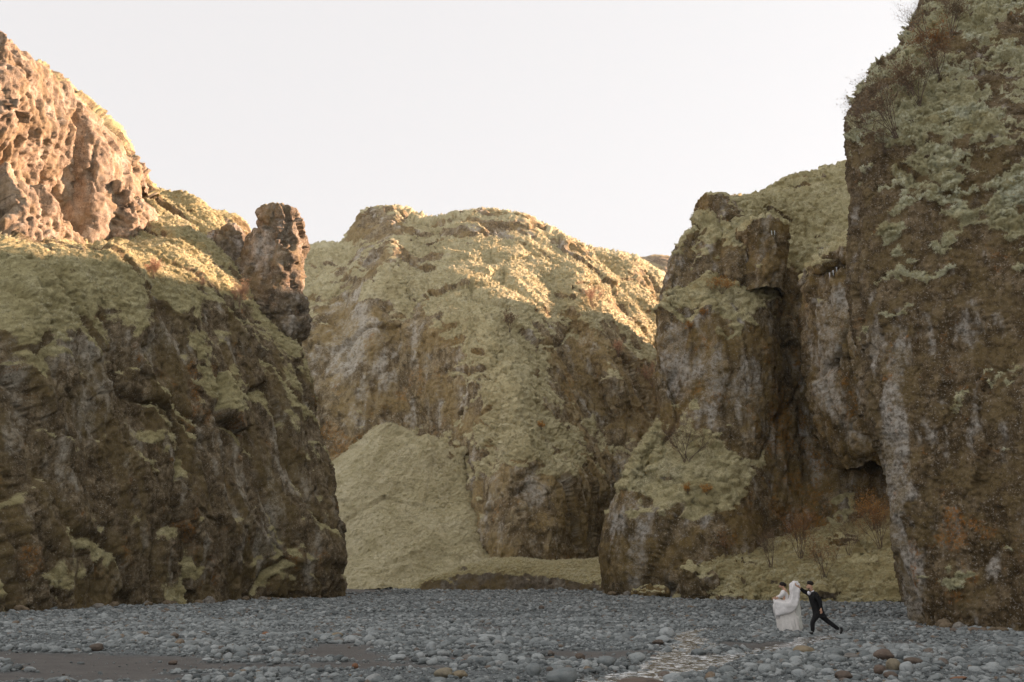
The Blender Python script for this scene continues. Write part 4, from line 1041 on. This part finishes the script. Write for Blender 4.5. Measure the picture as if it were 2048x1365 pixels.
# fallen blocks along the wall feet
BL = []
for k in range(3):
    me = stone_mesh(20 + k); me.name = 'fallen_rock'; me.materials.append(simple('fallen_rock_brown' if k else 'fallen_rock_grey', ((.20, .185, .16), (.15, .115, .075), (.17, .13, .085))[k], .95, .45, 2.2)); BL.append(me)
rf = random.Random(31)
for foot, n, lab, grp in (([(-28.5, 50), (-26.4, 58), (-24.4, 66), (-22, 75), (-19.2, 83), (-16.2, 90)], 22, 'fallen brown rock at the foot of the left wall', 'fallen rocks below the left wall'),
                          ([(14.6, 36.6), (15.8, 35.4), (17.6, 33.8), (19.6, 32.4)], 12, 'fallen dark rock at the foot of the near wall', 'fallen rocks below the near wall'),
                          ([(10.2, 98), (12.0, 94.5), (15.2, 91)], 7, 'fallen rock below the corner of the middle wall', 'fallen rocks below the middle wall')):
    for i in range(n):
        t = rf.random() * (len(foot) - 1); j = min(int(t), len(foot) - 2); f = t - j
        x = foot[j][0] * (1 - f) + foot[j + 1][0] * f; y = foot[j][1] * (1 - f) + foot[j + 1][1] * f
        sg = 1 if x < 0 else -1
        x += sg * rf.uniform(.1, 1.3); s = rf.uniform(.14, .42) * (y / 55) ** .5
        o = bpy.data.objects.new('fallen_rock', BL[i % 3]); COL.objects.link(o)
        o.scale = (s * rf.uniform(.8, 1.4), s * rf.uniform(.8, 1.2), s * rf.uniform(.55, .9)); o.rotation_euler = (rf.uniform(-.3, .3), rf.uniform(-.3, .3), rf.uniform(0, 6.3))
        o.location = (x, y, float(ground_z(np.array([x]), np.array([y]))[0]) + s * .3)
        tag(o, lab, 'rock', grp)

# ------------------------------------------------------------------ shrubs
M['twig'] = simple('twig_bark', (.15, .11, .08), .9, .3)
M['twig_lit'] = simple('sunlit_twig_bark', (.30, .21, .16), .9, .3)  # lighter copy of the bark with sunlight put into its colour
def leaf_mat(name, c1, c2):
    m, nt, b = new_mat(name)
    g = nt.nodes.new('ShaderNodeNewGeometry')
    nt.links.new(n_ramp(nt, g.outputs['Random Per Island'], [(0, c1), (1, c2)]), b.inputs['Base Color'])
    b.inputs['Roughness'].default_value = .9; b.inputs['Specular IOR Level'].default_value = .1
    return m
M['leaf_rust'] = leaf_mat('rust_leaves', (.20, .085, .03), (.34, .17, .055))
M['leaf_brown'] = leaf_mat('brown_leaves', (.15, .095, .055), (.25, .165, .09))
M['leaf_orange'] = leaf_mat('orange_leaves', (.38, .17, .035), (.52, .30, .09))
M['leaf_sunlit'] = leaf_mat('sunlit_leaves', (.46, .27, .17), (.58, .37, .22))  # peach sunlight painted into the leaf colour
def shrub(loc, H, seed, leaf, nleaf, label, stems=5, spread=.55, lean=(0, 0), group=None, twig='twig', lsize=.05, r0=None):
    rr = random.Random(seed)
    V, F, LV, LF, tips = [], [], [], [], []
    def tube(p, q, a, b):
        d = (q - p); 
        if d.length < 1e-4: return
        d.normalize(); u = d.orthogonal().normalized(); v = d.cross(u); k = len(V)
        for c, r in ((p, a), (q, b)):
            for j in range(3):
                t = j * 2.0944; V.append(c + (u * math.cos(t) + v * math.sin(t)) * r)
        for j in range(3): F.append((k + j, k + (j + 1) % 3, k + 3 + (j + 1) % 3, k + 3 + j))
    def grow(p, d, L, r, lev):
        n = 3
        for i in range(n):
            d = (d + Vector((rr.gauss(0, .16), rr.gauss(0, .16), rr.gauss(.05, .1)))).normalized()
            q = p + d * (L / n); tube(p, q, r, r * .8); r *= .8
            if lev < 3 and (i > 0 or lev > 0):
                for _ in range(2 if lev < 2 else 1):
                    e = (d + Vector((rr.gauss(0, .55), rr.gauss(0, .55), rr.gauss(.1, .35)))).normalized()
                    grow(q, e, L * rr.uniform(.42, .62), r * .7, lev + 1)
            p = q
            if lev >= 2: tips.append(q)
        tips.append(p)
    r0 = r0 or H * .016
    for i in range(stems):
        a = rr.uniform(0, 6.28)
        d = Vector((math.cos(a) * spread * rr.random() + lean[0], math.sin(a) * spread * rr.random() + lean[1], 1)).normalized()
        grow(Vector((rr.gauss(0, H * .03), rr.gauss(0, H * .03), -H * .05)), d, H * rr.uniform(.5, .75), r0, 0)
    e = empty('shrub', loc, label, 'shrub', group)
    link('branches', V, F, M[twig], e)
    if nleaf and tips:
        for i in range(nleaf):
            c = rr.choice(tips) + Vector((rr.gauss(0, 1), rr.gauss(0, 1), rr.gauss(0, 1))) * H * .03
            s = lsize * rr.uniform(.6, 1.4)
            u = Vector((rr.gauss(0, 1), rr.gauss(0, 1), rr.gauss(0, 1))).normalized(); v = u.orthogonal().normalized() * s * .7; u = u * s
            k = len(LV); LV.extend([c - u, c + v, c + u, c - v]); LF.append((k, k + 1, k + 2, k + 3))
        link('leaves', LV, LF, M[leaf], e, smooth=False)
    return e
GT, GM, GBk, GLf = 'shrubs on top of the near wall', 'shrubs on the middle wall', 'sunlit shrubs on the back wall', 'shrubs on the left ledge'
mpp = lambda P: P[1] * CP / FPX
for i, (grid, px, py, hpx, leaf, nl, stems, spread, lean, lab, grp, twig) in enumerate([
    ('near', 1792, 268, 120, 'leaf_brown', 500, 7, .7, (-.35, -.1), 'tall bare brown shrub rising from the near wall shoulder', GT, 'twig'),
    ('near', 1838, 205, 115, 'leaf_brown', 1100, 7, .7, (-.2, -.2), 'dense russet shrub above the shoulder of the near wall', GT, 'twig'),
    ('near', 1735, 245, 80, 'leaf_brown', 120, 5, .7, (-.4, 0), 'thin leafless shrub at the skyline edge of the near wall', GT, 'twig'),
    ('near', 1762, 205, 75, 'leaf_brown', 150, 5, .6, (-.5, 0), 'wispy leafless shrub on the skyline above the shoulder', GT, 'twig'),
    ('near', 1852, 75, 90, 'leaf_brown', 100, 6, .6, (-.8, 0), 'bare twiggy shrub leaning out against the sky at the top', GT, 'twig'),
    ('near', 1880, 150, 120, 'leaf_rust', 900, 7, .6, (-.1, -.3), 'reddish shrub near the top of the near wall', GT, 'twig'),
    ('near', 1905, 60, 90, 'leaf_brown', 700, 6, .6, (-.1, -.3), 'brown shrub at the top edge right of the leaning one', GT, 'twig'),
    ('near', 1765, 300, 60, 'leaf_brown', 150, 4, .6, (-.3, -.2), 'small bare shrub lowest on the near wall shoulder', GT, 'twig'),
    ('left', 306, 552, 36, 'leaf_sunlit', 700, 6, .5, (0, 0), 'rounded pink lit shrub on the left ledge', GLf, 'twig_lit'),
    ('left', 484, 612, 54, 'leaf_sunlit', 900, 6, .4, (-.1, 0), 'tall peach lit shrub below the pinnacle', GLf, 'twig_lit'),
    ('left', 412, 580, 26, 'leaf_sunlit', 100, 3, .3, (0, 0), 'thin lit sapling between the two ledge shrubs', GLf, 'twig_lit'),
    ('mid', 1445, 582, 40, 'leaf_orange', 700, 8, 1.3, (0, -.3), 'bright orange bush on the ledge of the middle wall', GM, 'twig'),
    ('mid', 1408, 632, 20, 'leaf_orange', 250, 5, 1.0, (0, -.3), 'small orange bush below the bright ledge bush', GM, 'twig'),
    ('mid', 1375, 664, 22, 'leaf_orange', 220, 5, .8, (-.2, -.3), 'little orange bush at the left edge of the middle wall', GM, 'twig'),
    ('mid', 1368, 920, 85, 'leaf_brown', 700, 7, .8, (0, -.4), 'leafless brown shrub on the mossy shoulder of the middle wall', GM, 'twig'),
    ('mid', 1414, 984, 22, 'leaf_orange', 240, 5, 1.0, (0, -.4), 'orange sprig on the moss below the leafless shrub', GM, 'twig'),
    ('mid', 1378, 984, 20, 'leaf_orange', 160, 5, 1.0, (0, -.4), 'faint orange sprig left of the other sprig', GM, 'twig'),
    ('slope', 1602, 1112, 92, 'leaf_rust', 900, 6, .4, (0, 0), 'slender rusty birch shrub behind the bride', 'shrubs on the moss slope', 'twig'),
    ('slope', 1545, 1128, 70, 'leaf_brown', 200, 6, .5, (0, 0), 'thin bare shrub left of the bride', 'shrubs on the moss slope', 'twig'),
    ('slope', 1648, 1150, 80, 'leaf_rust', 350, 5, .35, (0, 0), 'half bare russet shrub above the groom', 'shrubs on the moss slope', 'twig'),
    ('slope', 1760, 1090, 84, 'leaf_rust', 800, 6, .5, (0, 0), 'red brown shrub close to the near wall', 'shrubs on the moss slope', 'twig'),
    ('slope', 1740, 1062, 66, 'leaf_orange', 800, 6, .5, (0, 0), 'golden orange shrub at the top of the slope', 'shrubs on the moss slope', 'twig'),
    ('slope', 1455, 1112, 46, 'leaf_rust', 160, 4, .35, (0, 0), 'small reddish sapling under the middle wall', 'shrubs on the moss slope', 'twig'),
    ('slope', 1695, 1105, 60, 'leaf_brown', 160, 5, .5, (0, 0), 'bare grey shrub between the russet and the red brown one', 'shrubs on the moss slope', 'twig'),
    ('back', 1188, 612, 46, 'leaf_sunlit', 500, 6, .6, (0, 0), 'sunlit bush high on the right of the back wall', GBk, 'twig_lit'),
    ('back', 1242, 712, 34, 'leaf_sunlit', 500, 6, .7, (0, 0), 'sunlit pinkish bush in the right gully', GBk, 'twig_lit'),
    ('back', 1306, 778, 44, 'leaf_sunlit', 500, 6, .7, (0, 0), 'sunlit bush beside the edge of the middle wall', GBk, 'twig_lit'),
    ('back', 1022, 662, 40, 'leaf_brown', 400, 6, .6, (0, -.2), 'brownish bush on the crest of the central spur', GBk, 'twig'),
    ('back', 1088, 862, 16, 'leaf_orange', 200, 5, 1.0, (0, -.2), 'tiny orange bush low on the spur', GBk, 'twig')]):
    p = on_grid(grid, px, py); H = hpx * mpp(p)
    shrub(p, H, 900 + i, leaf, int(nl * 2.2), lab, stems + 3, spread, lean, grp, twig, lsize=max(.04, 1.0 * mpp(p)), r0=max(H * .009, .27 * mpp(p)))

# ------------------------------------------------------------------ icicles
m, nt, b = new_mat('ice'); b.inputs['Base Color'].default_value = (.6, .66, .68, 1); b.inputs['Roughness'].default_value = .15; b.inputs['Subsurface Weight'].default_value = .3; M['ice'] = m
for px, py, h, lab, g in [(1405, 412, 24, 'lone icicle under the moss capped rock nose', 'mid'), (1543, 462, 20, 'left icicle of the pair under the moss roof', 'mid'), (1549, 462, 15, 'right icicle of the pair under the moss roof', 'mid'),
                          (1659, 546, 18, 'leftmost icicle under the overhanging moss cushion', 'mid'), (1666, 541, 16, 'middle icicle under the overhanging moss cushion', 'mid'), (1673, 535, 14, 'rightmost icicle under the overhanging moss cushion', 'mid')]:
    Y = {1405: 114.2, 1543: 101.6, 1549: 101.7}.get(px, 89.0)
    p = W(px, py, Y); s = Y * CP / FPX; V, F = [], []
    rings = [(0, 1.5), (.2, 1.15), (.45, .9), (.75, .55), (1, .1)]
    for t, r in rings:
        for j in range(6): V.append((math.cos(j * 1.047) * r * s * (1 + .15 * math.sin(7 * t + px)), math.sin(j * 1.047) * r * s, -t * h * .75 * s))
    for k in range(len(rings) - 1):
        for j in range(6): F.append((k * 6 + j, k * 6 + (j + 1) % 6, k * 6 + 6 + (j + 1) % 6, k * 6 + 6 + j)[::-1])
    o = link('icicle', V, F, M['ice']); o.location = tuple(p); tag(o, lab, 'icicle', 'icicles on the middle wall')

# ------------------------------------------------------------------ people
def skin(name, joints, edges, mat, parent, sub=2, root=None):
    """joints: {key: (x, y, z, r[, r2])}"""
    keys = list(joints); me = bpy.data.meshes.new(name + '_frame')
    me.from_pydata([joints[k][:3] for k in keys], [(keys.index(a), keys.index(b)) for a, b in edges], [])
    o = bpy.data.objects.new(name, me); COL.objects.link(o)
    md = o.modifiers.new('skin', 'SKIN'); md.use_smooth_shade = True
    sv = me.skin_vertices[0].data
    for i, k in enumerate(keys):
        j = joints[k]; sv[i].radius = (j[3], j[4] if len(j) > 4 else j[3]); sv[i].use_root = (k == (root or keys[0]))
    o.modifiers.new('sub', 'SUBSURF').levels = sub
    dg = bpy.context.evaluated_depsgraph_get()
    nm = bpy.data.meshes.new_from_object(o.evaluated_get(dg)); nm.name = name
    bpy.data.objects.remove(o)
    q = bpy.data.objects.new(name, nm); nm.materials.clear(); nm.materials.append(mat); COL.objects.link(q)
    nm.polygons.foreach_set('use_smooth', np.ones(len(nm.polygons), bool))
    q.parent = parent
    return q
def ellip(name, c, r, mat, parent, seed=0, amp=.0, rot=None, n=3):
    bm = bmesh.new(); bmesh.ops.create_icosphere(bm, subdivisions=n, radius=1)
    V = np.array([v.co[:] for v in bm.verts])
    if amp: V = V * (1 + amp * 2 * fbm(V * 1.6 + seed, 3, seed=seed))[:, None]
    V = V * np.array(r)
    if rot: V = V @ np.array(rot.to_matrix()).T
    F = [[v.index for v in f.verts] for f in bm.faces]; bm.free()
    return link(name, V + np.array(c), F, mat, parent)
def hand(J, E, wrist, tip, side, key, s=1.0, curl=.35):
    """adds palm, four fingers and a thumb to a joint graph; tip: unit direction, side: thumb direction"""
    w = Vector(wrist[:3]); t = Vector(tip).normalized(); sd = Vector(side).normalized(); nn = t.cross(sd).normalized()
    pm = w + t * .085 * s
    J[key + 'palm'] = (*pm, .026 * s, .034 * s); E.append((key + 'wrist', key + 'palm'))
    for i, (o, L) in enumerate(((.03, .075), (.01, .085), (-.01, .078), (-.03, .06))):
        a = pm + sd * o * s + t * .03 * s; b = a + (t + nn * curl).normalized() * L * .55 * s; c = b + (t * .7 + nn * (curl + .6)).normalized() * L * .5 * s
        for q, p in (('a', a), ('b', b), ('c', c)): J[f'{key}f{i}{q}'] = (*p, (.010 if q != 'c' else .008) * s)
        E += [(key + 'palm', f'{key}f{i}a'), (f'{key}f{i}a', f'{key}f{i}b'), (f'{key}f{i}b', f'{key}f{i}c')]
    a = w + t * .04 * s + sd * .035 * s; b = a + (t * .7 + sd * .7).normalized() * .05 * s
    J[key + 'ta'] = (*a, .012 * s); J[key + 'tb'] = (*b, .010 * s); E += [(key + 'palm', key + 'ta'), (key + 'ta', key + 'tb')]

SKIN = simple('skin', (.52, .31, .21), .55, .08)
SUIT = simple('black_suit_cloth', (.012, .012, .013), .9, .25, 20)
HAIR = simple('dark_hair', (.018, .013, .010), .7, .3, 30)
SHOE = simple('black_shoe_leather', (.012, .011, .010), .45)
WHITE = simple('white_shirt_cotton', (.78, .77, .80), .8)
def gown_mat(name, col, alpha=1.0):
    m, nt, b = new_mat(name)
    nt.links.new(n_ramp(nt, n_noise(nt, 14, 4, .7, n_coord(nt)), [(.35, tuple(c * .86 for c in col)), (.65, col)]), b.inputs['Base Color'])
    b.inputs['Roughness'].default_value = .9; b.inputs['Alpha'].default_value = alpha
    n_bump(nt, b, n_noise(nt, 30, 3, .6, n_coord(nt)), .4, .01)
    return m
LACE = gown_mat('white_lace', (.80, .775, .76)); TULLE = gown_mat('sheer_tulle', (.74, .74, .68), .72); SATIN = gown_mat('ivory_skirt', (.76, .73, .69))

PXM = 61.0
G0 = WG(1640, 1269); GZ = float(ground_z(G0[:1], G0[1:2])[0])
def gj(px, py, y, *r):            # pixel reading in the figure's own upright plane -> metres from the groom's ground point
    return ((px - 1640) / PXM, y, (1269 - py) / PXM, *r)
groom = empty('person', (G0[0], G0[1], 0.0), 'man in a black suit striding left and lifting the train of the white dress', 'person', 'wedding couple crossing the riverbed')
J = {'pelvis': gj(1640, 1226, 0, .07, .08), 'waist': gj(1637, 1214, 0, .07, .08), 'chest': gj(1633, 1200, 0, .08, .1), 'neckb': gj(1630.5, 1187, 0, .055), 'neck': gj(1628.5, 1183.5, 0, .055), 'skull': gj(1626.5, 1177, 0, .085, .08), 'crown': gj(1626, 1170, 0, .085, .075), 'face': gj(1622, 1177.5, 0, .05), 'nose': gj(1618.6, 1176.8, 0, .014), 'chin': gj(1621.5, 1181.5, 0, .03)}
E = [('pelvis', 'waist'), ('waist', 'chest'), ('chest', 'neckb'), ('neckb', 'neck'), ('neck', 'skull'), ('skull', 'crown'), ('skull', 'face'), ('face', 'nose'), ('face', 'chin')]
ARMS = {'ls': gj(1634.5, 1193, -.17, .03), 'le': gj(1640, 1206, -.25, .03), 'lwrist': gj(1640.8, 1219, -.26, .024), 'rs': gj(1629, 1192, .18, .035), 're': gj(1617, 1186.5, .22, .03), 'rwrist': gj(1608, 1179, .12, .026)}
LEGS = {'lh': gj(1637, 1230, -.1, .05), 'lk': gj(1624.5, 1245.5, -.12, .04), 'la': gj(1624, 1264, -.12, .032), 'rh': gj(1644, 1231, .1, .05), 'rk': gj(1661, 1246, .11, .04), 'ra': gj(1681, 1260.5, .11, .032)}
J.update(ARMS); J.update(LEGS)
E += [('chest', 'ls'), ('ls', 'le'), ('le', 'lwrist'), ('chest', 'rs'), ('rs', 're'), ('re', 'rwrist'), ('pelvis', 'lh'), ('lh', 'lk'), ('lk', 'la'), ('pelvis', 'rh'), ('rh', 'rk'), ('rk', 'ra')]
hand(J, E, J['lwrist'], (.02, -.05, -1), (-1, -.2, 0), 'l', .95)
hand(J, E, J['rwrist'], (-.9, -.1, .45), (0, -.6, .6), 'r', 1.05, .8)
skin('body', J, E, SKIN, groom, root='pelvis')
JK = {'hem': gj(1641, 1233, 0, .18, .19), 'pelvis': gj(1640, 1225, 0, .185, .19), 'waist': gj(1637, 1213, 0, .185, .2), 'chest': gj(1633, 1200, 0, .2, .22), 'col': gj(1632.5, 1191, 0, .13, .14), 'neck': gj(1631, 1186.5, 0, .075)}
JK.update({k: (*v[:3], r) for k, v, r in (('ls', ARMS['ls'], .11), ('le', ARMS['le'], .075), ('lw', gj(1640.7, 1219, -.26), .05), ('rs', ARMS['rs'], .09), ('re', ARMS['re'], .07), ('rw', gj(1609, 1180, .13), .05))})
jk_ = skin('jacket', JK, [('hem', 'pelvis'), ('pelvis', 'waist'), ('waist', 'chest'), ('chest', 'col'), ('col', 'neck'), ('chest', 'ls'), ('ls', 'le'), ('le', 'lw'), ('chest', 'rs'), ('rs', 're'), ('re', 'rw')], SUIT, groom, root='pelvis')
TK = {'top': gj(1640, 1222, 0, .12, .13), 'pelvis': gj(1640, 1229, 0, .13, .14)}
TK.update({k: (*LEGS[k][:3], r) for k, r in (('lh', .105), ('lk', .082), ('la', .066), ('rh', .105), ('rk', .08), ('ra', .062))})
skin('trousers', TK, [('top', 'pelvis'), ('pelvis', 'lh'), ('lh', 'lk'), ('lk', 'la'), ('pelvis', 'rh'), ('rh', 'rk'), ('rk', 'ra')], SUIT, groom, root='pelvis')
skin('shoe', {'heel': gj(1626, 1266.5, -.12, .04, .04), 'mid': gj(1620, 1267, -.12, .035, .045), 'toe': gj(1614.5, 1267.6, -.12, .026, .04), 'an': gj(1625, 1263, -.12, .042)}, [('an', 'heel'), ('heel', 'mid'), ('mid', 'toe')], SHOE, groom)
skin('shoe', {'an': gj(1682.5, 1259, .11, .04), 'heel': gj(1686, 1256.5, .11, .036), 'mid': gj(1686, 1262, .11, .036, .042), 'ball': gj(1684.5, 1266, .11, .032, .044), 'toe': gj(1681, 1267.7, .11, .024, .04)}, [('an', 'heel'), ('heel', 'mid'), ('mid', 'ball'), ('ball', 'toe')], SHOE, groom)
ellip('hair', gj(1627.6, 1170.6, 0), (.11, .096, .08), HAIR, groom, 3, .10, Matrix.Rotation(.25, 3, 'Y').to_quaternion())
ellip('beard', gj(1623.2, 1181.8, 0), (.032, .05, .028), HAIR, groom, 5, .05)
ellip('ear', gj(1627.3, 1177.2, -.083), (.018, .012, .03), SKIN, groom, 0, 0, None, 2)
ellip('ear', gj(1627.3, 1177.2, .083), (.018, .012, .03), SKIN, groom, 0, 0, None, 2)
for y in (-.035, .035):
    ellip('eye', gj(1619.9, 1175.6, y), (.009, .013, .009), HAIR, groom, 0, 0, None, 1)
    ellip('eyebrow', gj(1619.8, 1174.4, y), (.010, .024, .006), HAIR, groom, 0, 0, None, 1)
sc2 = skin('shirt_collar', {'a': gj(1629.5, 1184.5, 0, .068, .072), 'b': gj(1631.2, 1188.5, 0, .085, .09)}, [('a', 'b')], WHITE, groom)
skin('shirt_front', {'a': gj(1626.3, 1188, -.01, .045, .06), 'b': gj(1622.3, 1194, -.01, .03, .04)}, [('a', 'b')], WHITE, groom)
ellip('bow_tie', gj(1624, 1186.2, -.02), (.03, .07, .025), SUIT, sc2, 2, .1)
ellip('boutonniere', gj(1620.8, 1189.5, -.12), (.045, .04, .055), WHITE, jk_, 4, .18)

B0 = WG(1573, 1263)
def bj(px, py, y, *r): return ((px - 1573) / PXM, y, (1263 - py) / PXM, *r)
bride = empty('person', (B0[0], B0[1], 0.0), 'woman with dark pinned up hair in a white dress walking left', 'person', 'wedding couple crossing the riverbed')
J = {'pelvis': bj(1577, 1213, 0, .15, .14), 'waist': bj(1575.5, 1199, 0, .105, .11), 'chest': bj(1575, 1186, 0, .12, .14), 'neckb': bj(1573, 1177.5, 0, .055), 'neck': bj(1571, 1175, 0, .045), 'skull': bj(1568.8, 1170, 0, .08, .075), 'crown': bj(1568.8, 1167, 0, .08, .072), 'face': bj(1565.6, 1171, 0, .046), 'nose': bj(1562.6, 1171.2, 0, .012), 'chin': bj(1565, 1174.3, 0, .025),
     'ls': bj(1571, 1180.5, -.15, .048), 'le': bj(1564, 1190, -.22, .036), 'lwrist': bj(1558, 1195, -.2, .022), 'rs': bj(1579, 1180.5, .14, .048), 're': bj(1571, 1193, .24, .036), 'rwrist': bj(1560, 1195, .2, .022),
     'lh': bj(1575, 1217, -.09, .085), 'lk': bj(1571, 1238, -.09, .06), 'la': bj(1569, 1259, -.09, .036), 'rh': bj(1579, 1217, .09, .085), 'rk': bj(1578, 1238, .09, .06), 'ra': bj(1579, 1259, .09, .036)}
E = [('pelvis', 'waist'), ('waist', 'chest'), ('chest', 'neckb'), ('neckb', 'neck'), ('neck', 'skull'), ('skull', 'crown'), ('skull', 'face'), ('face', 'nose'), ('face', 'chin'), ('chest', 'ls'), ('ls', 'le'), ('le', 'lwrist'), ('chest', 'rs'), ('rs', 're'), ('re', 'rwrist'), ('pelvis', 'lh'), ('lh', 'lk'), ('lk', 'la'), ('pelvis', 'rh'), ('rh', 'rk'), ('rk', 'ra')]
hand(J, E, J['lwrist'], (-1, 0, -.25), (0, -.3, 1), 'l', .9, .7); hand(J, E, J['rwrist'], (-1, 0, -.25), (0, .3, 1), 'r', .9, .7)
skin('body', J, E, SKIN, bride, root='pelvis')
hr_ = ellip('hair', bj(1569.9, 1167.4, 0), (.10, .088, .085), HAIR, bride, 7, .08)
ellip('hair_bun', bj(1575.3, 1168.8, 0), (.06, .065, .06), HAIR, hr_, 8, .15)
ellip('hair_flower', bj(1571.8, 1164.8, -.03), (.03, .03, .025), WHITE, hr_, 9, .2)
for y in (-.033, .033): ellip('eye', bj(1563.2, 1170.2, y), (.008, .012, .008), HAIR, bride, 0, 0, None, 1)
def ringcloth(name, rows, mat, nseg=72, pleat=(0, 0), seed=0, noise=.02, solid=.0):
    """rows bottom to top: (py, left px, right px, depth radius, depth offset)"""
    th = np.linspace(0, 2 * math.pi, nseg, endpoint=False); G = []
    for (py, xl, xr, ry, yo) in rows:
        cx_, rx = (xl + xr) / 2, (xr - xl) / 2 / PXM
        G.append([np.array(bj(cx_, py, yo)) + np.array([rx * math.cos(t), ry * math.sin(t), 0]) for t in th])
    G = hermite(np.arange(len(G)) * 1.0, np.linspace(0, len(G) - 1, 8 * len(G)), np.array(G))
    N = grid_normals(G, True); v = np.linspace(0, 1, len(G))[:, None]
    d = pleat[0] * np.sin(pleat[1] * th + 2.5 * np.sin(3 * th + seed))[None, :] * (1 - .75 * v)
    P = G.reshape(-1, 3)
    d = d + noise * 2.2 * fbm(P * np.array([7, 7, 2.5]) + seed, 4, seed=seed).reshape(d.shape)
    o = mesh_grid(name, G + N * d[..., None], mat, closed=True); o.parent = bride
    return o
ringcloth('bodice', [(1203, 1569, 1583, .135, 0), (1197, 1569.5, 1582, .125, 0), (1190, 1568, 1582.5, .145, 0), (1184, 1568, 1577.5, .15, -.02), (1179.5, 1567.5, 1575, .12, -.03)], LACE, noise=.012, seed=3)
ringcloth('skirt', [(1261.5, 1557, 1604, .40, 0), (1252, 1555.5, 1603.5, .38, 0), (1238, 1554, 1602, .34, 0), (1222, 1558, 1597, .28, 0), (1208, 1564, 1589, .2, 0), (1199, 1569, 1583, .13, 0)], SATIN, pleat=(.022, 19), seed=5, noise=.025)
ringcloth('train_panel', [(1259, 1588, 1606, .15, -.12), (1240, 1589, 1604, .13, -.12), (1215, 1590, 1604, .11, -.1), (1195, 1591, 1602.5, .09, -.08), (1183, 1592, 1601, .06, -.05)], TULLE, pleat=(.014, 11), seed=9, noise=.02)
skin('sleeve', {'s': bj(1570.5, 1180, -.16, .075), 'm': bj(1567, 1185.5, -.22, .10), 'e': bj(1564, 1190, -.23, .085), 'w': bj(1556, 1194, -.2, .04)}, [('s', 'm'), ('m', 'e'), ('e', 'w')], LACE, bride)
skin('sleeve', {'s': bj(1579, 1180, .15, .075), 'm': bj(1575, 1187, .22, .095), 'e': bj(1571, 1193, .24, .08), 'w': bj(1558.5, 1194, .2, .04)}, [('s', 'm'), ('m', 'e'), ('e', 'w')], LACE, bride)
# lifted overskirt: a wide sling of cloth from the bride's hands to the groom's hand
cl = [(1549.5, 1216, 19, .17), (1556, 1216, 19.5, .26), (1565, 1216, 16.5, .31), (1575, 1215, 14, .30), (1584, 1210, 12.5, .25), (1590.5, 1200, 10.5, .18), (1593, 1189, 9, .14), (1594.5, 1178, 10.5, .13), (1597, 1170, 9.5, .11), (1601, 1167, 4.5, .05)]
C = np.array([bj(x, y, -.10) for x, y, _, _ in cl]); Rv = np.array([r / PXM for _, _, r, _ in cl]); Ry = np.array([d for *_, d in cl])
t_ = np.linspace(0, len(cl) - 1, 70); kk = np.arange(len(cl)) * 1.0
C, Rv, Ry = hermite(kk, t_, C), hermite(kk, t_, Rv), hermite(kk, t_, Ry)
tg = np.gradient(C, axis=0); tg /= np.linalg.norm(tg, axis=1, keepdims=True)
up = np.stack([-tg[:, 2], 0 * tg[:, 0], tg[:, 0]], 1)
th = np.linspace(0, 2 * math.pi, 56, endpoint=False)
G = C[:, None] + up[:, None] * (np.cos(th)[None, :, None] * Rv[:, None, None]) - np.array([0, 1, 0])[None, None] * (np.sin(th)[None, :, None] * Ry[:, None, None])
N = grid_normals(G, True); P = G.reshape(-1, 3)
d = .05 * fbm(P * np.array([3, 3, 7]), 4, seed=77) + .022 * np.sin(th * 7 + 2 * np.sin(th * 2))[None, :].repeat(70, 0).reshape(-1)
G = G + N * d.reshape(70, 56)[..., None]
G = np.concatenate([np.repeat(G[:1].mean(1, keepdims=True), 56, 1), G, np.repeat(G[-1:].mean(1, keepdims=True), 56, 1)])
o = mesh_grid('overskirt', G, LACE, closed=True); o.parent = bride
ellip('gathered_train', bj(1595, 1173, -.06), (.19, .14, .2), LACE, bride, 12, .22, n=4)
PINK = simple('rose_shoe_satin', (.50, .20, .16), .5)
for px, y in ((1565, -.12), (1574, .06)):
    skin('shoe', {'h': bj(px + 5, 1260.5, y, .032), 'm': bj(px, 1261.6, y, .03, .036), 't': bj(px - 5, 1262.3, y, .02, .03)}, [('h', 'm'), ('m', 't')], PINK, bride)
